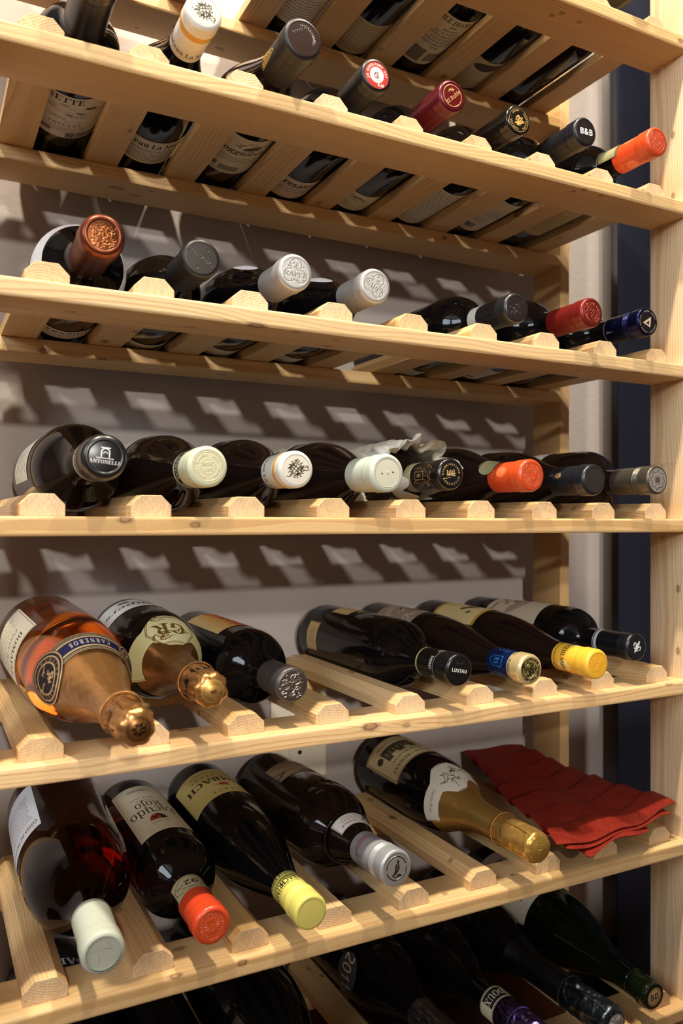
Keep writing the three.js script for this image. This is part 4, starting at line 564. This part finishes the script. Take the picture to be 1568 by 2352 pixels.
bottle({ ...burg, lv: 3, slot: 3, tip: [0, 0.040, -0.014], rn: 0.0166, label: 'right of the two bottles with embossed silver white capsules, its emblem turned askew', cap: Fc(0xa6a5a4, 'rapet', { metal: 0.35, rough: 0.42, roll: -0.62 }), wraps: [['shoulder_strip', 0.185, 0.232, -16, 34, L.whiteStrip, ovalShape], ['back_label', 0.085, 0.12, 180, 110, L.cream]] });
bottle({ lv: 3, slot: 5, tip: [0, 0.041, -0.012], label: 'round shouldered black bottle with a slate capsule, smoky end and white lower band', cap: Fc(0x191b20, 'smoke', { rough: 0.38, coat: 0.3, topMetal: 0.6, topRough: 0.3, collar: [0.015, 0xd9d9cc] }), wraps: [['back_label', 0.09, 0.125, 180, 100, L.cream]] });
bottle({ lv: 3, slot: 6, tip: [0.0, 0.044, 0.012], label: 'bottle with a brick red metallic capsule on the third shelf', cap: Fc(0x741c17, 'redTop', { metal: 0.3, rough: 0.35, len: 0.062, topMetal: 0.6, topRough: 0.28 }), wraps: [['back_label', 0.09, 0.15, 190, 60, L.small]] });
bottle({ lv: 3, slot: 7, tip: [0, 0.044, 0.011], label: 'bottle with a cobalt blue ribbed screw cap and a triangle on its end', cap: F('blueTri', 'triangle', { kind: 'screw', metal: 0.75, rough: 0.3, topMetal: 0.1, roll: 0 }) });

// level 4 (eye level)
const l4 = { glass: 'brown' };
bottle({ ...l4, lv: 4, slot: 0, tip: [0, 0.051, 0.014], R: 0.0445, shape: 'squat', rn: 0.0178, len: 0.318, label: 'leftmost bottle of the eye level shelf, white arch on its black capsule', cap: F('antonelli', 'antonelli', { kind: 'wax', len: 0.05, rough: 0.35, coat: 0.4, roll: -0.1, dish: 0.0002, dome: 0.0012 }), wraps: [['front_label', 0.04, 0.15, -75, 60, L.cream]] });
bottle({ ...l4, ...burg, lv: 4, slot: 1, tip: [0, 0.046, 0.008], rn: 0.0172, label: 'bottle with a pale yellow green capsule, beaded round seal and black lettered lower band', cap: F('bodvar', 'bod', { rough: 0.35, len: 0.053, roll: 0.1, turn: 0.12 }), wraps: [['front_label', 0.03, 0.14, -42, 80, L.cream]] });
bottle({ ...l4, ...burg, lv: 4, slot: 2, tip: [0, 0.047, -0.002], rn: 0.0166, label: 'bottle with a white capsule, ochre band and dark crest on the eye level shelf', cap: F('nerthe', 'nerthe', { turn: 0.62, roll: 0.9, len: 0.05, rough: 0.35 }), wraps: [['front_label', 0.03, 0.13, -40, 84, L.cream]] });
bottle({ ...l4, ...burg, lv: 4, slot: 3, tip: [0, 0.043, 0.015], rn: 0.0178, label: 'bottle with a plain mint white capsule pierced by two tiny holes', cap: Fc(0xbec6b8, 'plainCream', { rough: 0.35, len: 0.058, roll: 0.0 }), wraps: [['front_label', 0.03, 0.13, -40, 84, L.cream2]] });
const tissue = bottle({ ...l4, lv: 4, slot: 4, tip: [0.002, 0.048, -0.009], label: 'bottle wrapped in crumpled white tissue with an ornate black and gold capsule', cap: F('ornate', 'romanesco', { rough: 0.3, coat: 0.3, turn: 0.55, roll: 0.1, collar: [0.014, 0xb7ab84] }) });
bottle({ ...l4, ...burg, lv: 4, slot: 5, tip: [0, 0.048, 0.017], rn: 0.0166, label: 'bottle with a bright orange capsule and an olive neck label on the eye level shelf', cap: F('orange', 'sunface', { rough: 0.35, coat: 0.2, roll: 0.2, turn: 0.2 }), wraps: [['neck_sticker', 0.248, 0.276, -42, 80, L.sticker, ovalShape, 0.002]] });
bottle({ ...l4, ...burg, lv: 4, slot: 6, tip: [0, 0.043, 0.018], rn: 0.0166, label: 'bottle with a navy capsule marked by a small bronze leaf and a dull dark end', cap: F('navyLeaf', 'darkDisc', { rough: 0.38, coat: 0.3, len: 0.06, turn: 0.3 }), wraps: [['front_label', 0.03, 0.13, -30, 84, L.cream2]] });
bottle({ ...l4, lv: 4, slot: 7, tip: [0, 0.047, 0.028], R: 0.044, label: 'bottle with a pewter grey ribbed screw cap patterned with a stepped ring', cap: Fc(0x5f594f, 'zigzag', { kind: 'screw', metal: 0.7, rough: 0.36, len: 0.062, topMetal: 0.3 }), wraps: [['front_label', 0.03, 0.15, -12, 110, L.cream2]] });

// level 5
const goldPale = foil(0xb88650, 0.3, 0.0002, 0.85), gold = foil(0xcfa256, 0.34, 0.0002, 0.75);
bottle({ lv: 5, slot: 0, tip: [0.004, 0.040, 0.122], bx: -0.011, shape: 'magnum', glass: 'amber', R: 0.051, rn: 0.0145, len: 0.405, label: 'sparkling rosé bottle of clear amber wine with a navy and gold shoulder band', cap: { kind: 'hood', from: 0.245, head: 0.048, rH: 0.0142, mat: goldPale, top: 'corkBrown', roll: 0.3, amp: 0.003 }, wraps: [['front_label', 0.035, 0.15, -80, 84, L.domaine], ['neck_band', 0.226, 0.258, 0, 130, L.carneros, null, 0.0014], ['medallion', 0.216, 0.268, -80, 76, L.medallion, ovalShape, 0.0018], ['medallion', 0.216, 0.268, 80, 76, L.medallion, ovalShape, 0.0018]] });
bottle({ lv: 5, slot: 1, tip: [0.0, 0.052, 0.026], bx: 0.003, shape: 'cremant', R: 0.049, rn: 0.0155, len: 0.338, label: 'dark sparkling bottle with a pale green shield neck label and crinkled copper gold foil', cap: { kind: 'hood', from: 0.178, head: 0.05, rH: 0.0155, mat: goldPale, top: 'gr', roll: 0.1, amp: 0.0036 }, wraps: [['front_label', 0.02, 0.085, -18, 150, L.wedding], ['neck_label', 0.158, 0.212, 4, 250, L.grRose, crestShape, 0.0016]] });
bottle({ lv: 5, slot: 2, tip: [0, 0.042, -0.01], len: 0.318, label: 'black bottle with a flame coloured label and a grey capsule ending in pewter', cap: Fc(0x55504f, 'pewter', { metal: 0.6, rough: 0.38, topMetal: 0.95, topRough: 0.22, len: 0.054 }), wraps: [['front_label', 0.05, 0.168, 0, 76, L.flame], ['back_label', 0.075, 0.15, -92, 50, L.flame]] });
bottle({ lv: 5, slot: 4, tip: [0, 0.046, 0.01], shape: 'sherry', R: 0.042, len: 0.325, label: 'black bottle with tan labels and a black capsule with white lettering on its end', cap: F('lustau', 'lustau', { rough: 0.3, roll: -0.2, turn: 0.4, len: 0.062 }), wraps: [['front_label', 0.06, 0.105, 8, 70, L.lustau], ['name_label', 0.108, 0.122, 8, 70, L.lustauName], ['back_label', 0.03, 0.06, -82, 52, L.lustau]] });
bottle({ lv: 5, slot: 5, tip: [0, 0.0375, 0.015], shape: 'flute', glass: 'brown', R: 0.0405, len: 0.345, rn: 0.0155, label: 'tall slender bottle with a royal blue capsule ending in pale gold', cap: F('rs', 'goldCoat', { metal: 0.45, rough: 0.3, topMetal: 0.8, len: 0.062, turn: 0.02 }), wraps: [['front_label', 0.05, 0.14, 2, 110, L.greyart]] });
bottle({ lv: 5, slot: 6, tip: [0, 0.0365, 0.023], shape: 'flute', glass: 'brown', R: 0.0405, len: 0.345, rn: 0.0158, label: 'tall slender bottle with a sunny yellow capsule', cap: F('mellm', 'yellowTop', { rough: 0.38, len: 0.06, turn: 0.1 }), wraps: [['front_label', 0.05, 0.15, 2, 120, L.yellowart]] });
bottle({ lv: 5, slot: 7, tip: [0, 0.049, -0.004], len: 0.322, label: 'broad black bottle with a navy capsule ending in a silver fleur de lis', cap: F('navyBand', 'fleur', { rough: 0.36, coat: 0.2, len: 0.062, roll: -0.6 }), wraps: [['front_label', 0.06, 0.175, -2, 130, L.fleur]] });

// level 6
bottle({ lv: 6, slot: 0, tip: [-0.009, 0.046, 0.04], bx: 0.0, shape: 'globe', glass: 'rose', R: 0.0525, rn: 0.0162, len: 0.335, label: 'fat clear bottle of deep pink rosé with a cream white capsule', cap: Fc(0xb6bdad, 'whiteDent', { rough: 0.4, len: 0.062, dish: 0.002 }), wraps: [['front_label', 0.03, 0.15, -68, 66, L.silverSlope]] });
bottle({ lv: 6, slot: 1, tip: [0, 0.044, 0.012], label: 'black bottle with an orange capsule, olive points sticker and cream label with a red shield', cap: Fc(0xc8401f, 'sunface', { rough: 0.34, coat: 0.2, len: 0.052 }), wraps: [['front_label', 0.035, 0.185, -4, 84, L.escudo], ['neck_sticker', 0.25, 0.278, -4, 150, L.olive92, null, 0.0012]] });
bottle({ lv: 6, slot: 2, tip: [-0.001, 0.038, 0.027], shape: 'flute', R: 0.0425, len: 0.352, rn: 0.015, label: 'tall black bottle with a lemon yellow screw cap and a yellow paper label', cap: F('trimcap', 'yellowGreen', { kind: 'screw', rough: 0.4, len: 0.066, turn: 0.1 }), wraps: [['front_label', 0.035, 0.125, 4, 150, L.trimbach]] });
const liqueur = bottle({ lv: 6, slot: 3, tip: [0.004, 0.062, 0.02], bh: 0.047, shape: 'squat', glass: 'brown', R: 0.0455, rn: 0.0165, len: 0.33, cone: [0.226, 0.0285, 0.264], label: 'stout dark liqueur bottle with a silver screw cap, red signature and bird emblem', cap: F('silverSig', 'birdTop', { kind: 'screw', metal: 0.5, rough: 0.36, len: 0.066, roll: 0.1, turn: 0.25 }), wraps: [['front_label', 0.06, 0.11, 6, 90, L.tanStrip], ['neck_label', 0.231, 0.249, 2, 118, L.whitePatch, null, 0.0005]] });
bottle({ lv: 6, slot: 5, tip: [-0.004, 0.048, 0.032], shape: 'cremant', R: 0.047, rn: 0.0165, len: 0.345, label: 'black champagne bottle in smooth gold foil with a white neck label and castle label', cap: { kind: 'hood', from: 0.178, head: 0.066, rH: 0.0176, mat: gold, top: 'goldPlain', amp: 0.0022 }, wraps: [['front_label', 0.03, 0.115, -22, 112, L.castle], ['neck_label', 0.158, 0.208, -14, 210, L.neckWhite, crestShape, 0.0016]] });

{
  const { o, b } = liqueur, z = 0.2262;
  const t = new THREE.TorusGeometry(0.0282, 0.0021, 12, 64); t.translate(0, 0, z); part('glass_ring', t, GLASS.brown, o);
  const font = await new FontLoader().loadAsync('fonts/droid/droid_sans_bold.typeface.json'), gs = [], word = 'BELLOUTE';
  for (let i = 0; i < word.length; i++) { const g = new TextGeometry(word[i], { font, size: 0.0085, depth: 0.0012, curveSegments: 3, bevelEnabled: false }); g.translate(-0.003, 0, -0.0004); g.rotateX(-Math.PI / 2); g.rotateY(Math.PI); g.translate(0, radiusAt(b, 0.16), 0.157); g.rotateZ((40 - i * 11.5) * -Math.PI / 180); gs.push(g); }
  part('raised_letters', mergeGeometries(gs), GLASS.brown, o);
}

// level 7, in the shade below
const dark = { glass: 'black' };
bottle({ lv: 7, slot: 0, tip: [-0.001, 0.056, 0.03], bx: -0.001, R: 0.053, len: 0.352, shape: 'cremant', label: 'dark bottle under the rosé whose black label shows white capital letters', cap: Fc(0x141216, 'darkDisc'), wraps: [['front_label', 0.03, 0.11, 0, 100, L.sai]] });
bottle({ lv: 7, slot: 1, bx: 0.004, tip: [0.004, 0.048, 0.03], R: 0.0405, len: 0.33, label: 'plain black bottle in the shaded bottom shelf, below the orange capped bottle', cap: Fc(0x0e0d10, 'darkDisc') });
bottle({ lv: 7, slot: 2, bx: 0.008, tip: [0.008, 0.056, 0.06], R: 0.054, shape: 'champagne', rn: 0.019, len: 0.37, label: 'big broad black bottle at the front of the shaded bottom shelf', cap: Fc(0x0c0b0e, 'darkDisc') });
bottle({ lv: 7, slot: 4, tip: [0.004, 0.048, 0.045], R: 0.0455, shape: 'cremant', len: 0.355, label: 'black bottle with a round 2011 label and silver foil on the bottom shelf', cap: { kind: 'hood', from: 0.235, head: 0.05, rH: 0.0195, mat: foil(0x8b8d92, 0.32, 0.0004), top: 'pewter', amp: 0.003, wr: 0.002 }, wraps: [['vintage_label', 0.115, 0.155, -78, 60, L.y2011, ovalShape]] });
bottle({ lv: 7, slot: 5, tip: [0.0, 0.048, 0.06], R: 0.0455, shape: 'longneck', rn: 0.0165, len: 0.36, label: 'black bottle with crumpled purple foil and a gilt neck label on the bottom shelf', cap: { kind: 'hood', from: 0.26, head: 0.07, rH: 0.0185, mat: foil(0x6a5a98, 0.28, 0.0005), top: 'pewter', amp: 0.004, wr: 0.003 }, wraps: [['neck_label', 0.242, 0.266, -25, 200, L.doux, null, 0.0022]] });
bottle({ lv: 7, slot: 6, tip: [0.003, 0.048, 0.045], R: 0.044, shape: 'longneck', rn: 0.0172, len: 0.36, label: 'black bottle with a dark pewter sleeve and teal tinted foil end on the bottom shelf', cap: { kind: 'hood', from: 0.19, head: 0.075, rH: 0.0185, mat: foil(0x4b555e, 0.36, 0.0003), top: 'pewter', amp: 0.004 } });
bottle({ lv: 7, slot: 7, tip: [0.002, 0.030, 0.017], bh: 0.0505, bx: 0.002, R: 0.0475, shape: 'champagne', glass: 'green', len: 0.335, label: 'big green black bottle with a bare glass lip and a pale lettered cork', cap: { kind: 'bare', len: 0.03, top: 'bd', roll: 0.1 }, wraps: [['front_label', 0.03, 0.15, 0, 170, L.cream]] });


// white tissue gathered round one bottle, open at the neck
{
  const b = tissue.b, nu = 120, nv = 50, Pp = [], I = [];
  for (let j = 0; j <= nv; j++) for (let i = 0; i <= nu; i++) {
    const ii = i % nu, a = ii / nu * Math.PI * 2, v = j / nv, ca = Math.cos(a), sa = Math.sin(a);
    const zEnd = 0.266 + 0.024 * (Math.abs(Math.sin(a * 4.0 + 0.6)) - 0.4) + 0.012 * (fbm(ca * 4 + 9, sa * 4 + 9, 2) - 0.5), z = lerp(0.05, zEnd, v);
    const fl = sstep(0.72, 1, v), n1 = fbm(ca * 3 + 5, sa * 3 + z * 24, 3) - 0.5, n2 = Math.abs(fbm(ca * 7 + 3, sa * 7 + z * 40, 2) - 0.5) * 2;
    const r = radiusAt(b, z) + 0.002 + Math.max(0, n1 + 0.3) * 0.012 * (0.3 + v) + n2 * 0.005 * v + fl * (0.013 + 0.016 * Math.abs(Math.sin(a * 4.0 + 0.6)) + 0.01 * n1);
    let y = r * sa, x = r * ca; if (sa < 0.2) { const k = Math.min(r, z < 0.2 ? radiusAt(b, z) + 0.0012 : 0.0262); x = k * ca; y = k * sa; } const lim = -(b.R + 0.0002) * (0.985); if (y < lim) y = lim;
    Pp.push(x, y, z);
  }
  for (let j = 0; j < nv; j++) for (let i = 0; i < nu; i++) { const k = j * (nu + 1) + i; I.push(k, k + 1, k + nu + 2, k, k + nu + 2, k + nu + 1); }
  let g = new THREE.BufferGeometry(); g.setAttribute('position', new THREE.Float32BufferAttribute(Pp, 3)); g.setIndex(I); g.computeVertexNormals();
  part('tissue_wrap', g, new THREE.MeshPhysicalMaterial({ color: 0xf3eee0, roughness: 0.85, side: THREE.DoubleSide }), tissue.o);
}

// folded red knit cloth on the last cleats of level 6
{
  const rib = dataTex(512, 512, (x, y) => { const u = x / 512, v = y / 512; return 0.5 + 0.35 * Math.sin(u * Math.PI * 2 * 16) * (0.7 + 0.3 * Math.sin(v * Math.PI * 2 * 24 + (Math.floor(u * 16) % 2) * Math.PI)) + 0.3 * (fbm(x / 3, y / 3, 2) - 0.5); }, false);
  const knit = dataTex(512, 512, (x, y) => { const f = 0.75 + 0.3 * fbm(x / 4, y / 4, 3) + 0.12 * Math.sin(x / 512 * Math.PI * 2 * 16), w = 0.8 + 0.4 * fbm(x / 60, y / 90, 3); return [0.27 * f * w, 0.019 * f * w * w, 0.007 * f * w * w]; }, true);
  for (const t of [rib, knit]) { t.wrapS = t.wrapT = THREE.RepeatWrapping; t.repeat.set(17, 17); }
  const mat = new THREE.MeshPhysicalMaterial({ map: knit, bumpMap: rib, bumpScale: 0.0018, roughness: 0.55, specularIntensity: 0.35 });
  const y0 = RAIL[6] + CH, t = thing('folded_cloth', 'dark red ribbed knit cloth folded flat on the end of a lower shelf', 'cloth', [0.66, y0, -0.15]);
  const layer = (xl0, xl1, xr0, xr1, z0, z1, yb, th, ph, pleats) => {
    const nu = 44, nv = 110, P = [], U = [], I = [];
    const at = (u, v) => {
      const bow = 0.016 * sstep(0.6, 1, u) - 0.006 * sstep(0.25, 0, u), z = lerp(z0, z1, v) - bow * sstep(0.05, 0.3, v) + 0.004 * Math.sin(u * 7 + ph) * sstep(0.85, 1, v), x = lerp(lerp(xl0, xl1, v), lerp(xr0, xr1, v), u) + 0.0025 * Math.sin(v * 9 + ph);
      const sx = x + 0.0, sag = -0.0045 * Math.pow(Math.sin((sx - 0.0047 + CW / 2) / PITCH * Math.PI), 2) * (sx > 0.53 ? 1 : 0);
      const q = v * 6.6 + 0.25, fr = q - Math.floor(q), pl = pleats ? 0.0085 * (sstep(0.0, 0.09, fr) * (1 - 0.72 * fr)) - 0.003 : 0;
      return [x, z, yb + sag * (yb < 0.004 ? 0.5 : 1) + pl + 0.0022 * Math.sin(u * 5 + v * 3 + ph) + (pleats ? 0.008 * sstep(0.78, 1.02, u) * sstep(0.7, 1, v) + 0.006 * sstep(0.4, 0, v) : 0.003)];
    };
    for (const s of [1, 0]) for (let j = 0; j <= nv; j++) for (let i = 0; i <= nu; i++) {
      const u = i / nu, v = j / nv, [x, z, y] = at(u, v), e = Math.min(1, Math.min(u, 1 - u) * nu / 2, Math.min(v, 1 - v) * nv / 3), k = Math.sqrt(Math.max(0, 1 - (1 - e) ** 2));
      P.push(x - 0.66, y + th * (0.5 + (s - 0.5) * k), z + 0.15); U.push(x, z);
    }
    const N = (nu + 1) * (nv + 1);
    for (let j = 0; j < nv; j++) for (let i = 0; i < nu; i++) { const k = j * (nu + 1) + i; I.push(k, k + nu + 2, k + 1, k, k + nu + 1, k + nu + 2); I.push(N + k, N + k + 1, N + k + nu + 2, N + k, N + k + nu + 2, N + k + nu + 1); }
    const ed = (a, b) => I.push(a, b, N + b, a, N + b, N + a);
    for (let i = 0; i < nu; i++) { ed(i, i + 1); ed(nv * (nu + 1) + i + 1, nv * (nu + 1) + i); }
    for (let j = 0; j < nv; j++) { ed((j + 1) * (nu + 1), j * (nu + 1)); ed(j * (nu + 1) + nu, (j + 1) * (nu + 1) + nu); }
    const g = new THREE.BufferGeometry(); g.setAttribute('position', new THREE.Float32BufferAttribute(P, 3)); g.setAttribute('uv', new THREE.Float32BufferAttribute(U, 2)); g.setIndex(I); g.computeVertexNormals(); return g;
  };
  part('fold_layer', layer(0.655, 0.575, 0.752, 0.70, -0.30, 0.012, 0.0048, 0.006, 1.4, false), mat, t);
  part('fold_layer', layer(0.65, 0.548, 0.757, 0.745, -0.31, 0.006, 0.0112, 0.005, 0.3, false), mat, t);
  part('fold_layer', layer(0.645, 0.536, 0.759, 0.757, -0.318, 0.003, 0.0178, 0.0065, 0.0, true), mat, t);
}

// wall outlet behind the rack
{
  const t = thing('wall_outlet', 'beige wall outlet plate behind the liqueur bottle', 'outlet', [0.3675, Y0 - 0.297, ZW]);
  const g = new RoundedBoxGeometry(0.087, 0.134, 0.006, 3, 0.0028); g.translate(0, 0, 0.003); part('cover_plate', g, M.plate, t);
  for (const s of [1, -1]) {
    const sh = new THREE.Shape(); const w = 0.0172, h = 0.0145; sh.moveTo(-w * 0.62, -h); sh.lineTo(w * 0.62, -h); sh.quadraticCurveTo(w, -h * 0.9, w, 0); sh.quadraticCurveTo(w, h * 0.9, w * 0.62, h); sh.lineTo(-w * 0.62, h); sh.quadraticCurveTo(-w, h * 0.9, -w, 0); sh.quadraticCurveTo(-w, -h * 0.9, -w * 0.62, -h);
    const q = new THREE.ExtrudeGeometry(sh, { depth: 0.0012, bevelEnabled: true, bevelSize: 0.0004, bevelThickness: 0.0004, bevelSegments: 1 }); q.translate(0, s * 0.0195, 0.006);
    const so = part('socket', q, M.plate, t), hole = new THREE.CylinderGeometry(0.003, 0.003, 0.002, 16); hole.rotateX(Math.PI / 2); hole.translate(0, s * 0.0195 - 0.008, 0.0072);
    part('socket_hole', mergeGeometries([hole, box(0.002, 0.008, 0.002, -0.0062, s * 0.0195 + 0.004, 0.0072), box(0.002, 0.0065, 0.002, 0.0062, s * 0.0195 + 0.004, 0.0072)]), M.slot, so);
  }
}

// navy curtain right of the rack
{
  const nu = 260, nv = 24, P = [], I = [], x0 = 0.93, x1 = 1.75, y0 = 0.015, y1 = 2.3, th = 0.003;
  const t = thing('curtain', 'dark navy curtain hanging in folds against the wall right of the rack', 'curtain', [x0, y0, ZW + 0.045]);
  for (const s of [0, 1]) for (let j = 0; j <= nv; j++) for (let i = 0; i <= nu; i++) {
    const u = i / nu, v = j / nv, w = u * 17 + 0.35 * Math.sin(v * 2.2 + u * 9);
    P.push(lerp(0, x1 - x0, u) + 0.006 * Math.sin(v * 2.6 + 1) * (1 - u), lerp(0, y1 - y0, v), 0.016 * Math.sin(w) + 0.007 * Math.sin(w * 0.43 + 2) + s * th);
  }
  const N = (nu + 1) * (nv + 1);
  for (let j = 0; j < nv; j++) for (let i = 0; i < nu; i++) { const k = j * (nu + 1) + i; I.push(N + k, N + k + 1, N + k + nu + 2, N + k, N + k + nu + 2, N + k + nu + 1, k, k + nu + 2, k + 1, k, k + nu + 1, k + nu + 2); }
  for (let j = 0; j < nv; j++) for (const c0 of [0, nu]) { const a = j * (nu + 1) + c0, b = a + nu + 1; I.push(a, N + a, N + b, a, N + b, b); }
  const g = new THREE.BufferGeometry(); g.setAttribute('position', new THREE.Float32BufferAttribute(P, 3)); g.setIndex(I); g.computeVertexNormals();
  part('drape', g, new THREE.MeshPhysicalMaterial({ color: 0x0d1126, roughness: 0.85, sheen: 0.3, sheenColor: new THREE.Color(0.1, 0.13, 0.3), sheenRoughness: 0.6, side: THREE.DoubleSide }), t);
  const r = new THREE.CylinderGeometry(0.01, 0.01, x1 - x0 + 0.1, 16); r.rotateZ(Math.PI / 2); r.translate((x1 - x0) / 2, y1 - y0 - 0.005, 0.0); part('curtain_rod', r, M.black, t);
  for (const k of [0.03, 0.97]) part('rod_bracket', box(0.012, 0.02, 0.05, (x1 - x0) * k, y1 - y0 - 0.005, -0.02), M.black, t);
}

// printed wooden wine crate on the floor below the lowest rails
{
  const t = thing('wine_crate', 'brown wooden crate with dark printed letters lying under the bottom shelf', 'crate', [0.5, 0, -0.15]);
  const cm = new THREE.MeshStandardMaterial({ map: pines[1].col, color: 0xa06a58, roughness: 0.75 });
  const pl = (w, h, d, x, y, z, nm) => { const g = new RoundedBoxGeometry(w, h, d, 1, 0.001); g.translate(x, y, z); part(nm, g, cm, t); };
  for (let i = 0; i < 3; i++) pl(0.4, 0.009, 0.0915, 0, 0.175, -0.0935 + i * 0.0935, 'plank');
  const q = new THREE.PlaneGeometry(0.3, 0.2), u = q.attributes.uv; q.rotateX(-Math.PI / 2); q.rotateY(Math.PI); q.translate(0, 0.1802, 0);
  for (let i = 0; i < u.count; i++) u.setXY(i, lerp(L.crate.u0, L.crate.u1, u.getX(i)), lerp(L.crate.v0, L.crate.v1, u.getY(i)));
  part('shipping_label', q, labelMat, t);
  for (const s of [1, -1]) { pl(0.4, 0.17, 0.009, 0, 0.085, s * 0.1355, 'side_panel'); pl(0.009, 0.17, 0.262, s * 0.1955, 0.085, 0, 'end_panel'); }
}
renderer.render(scene, camera);
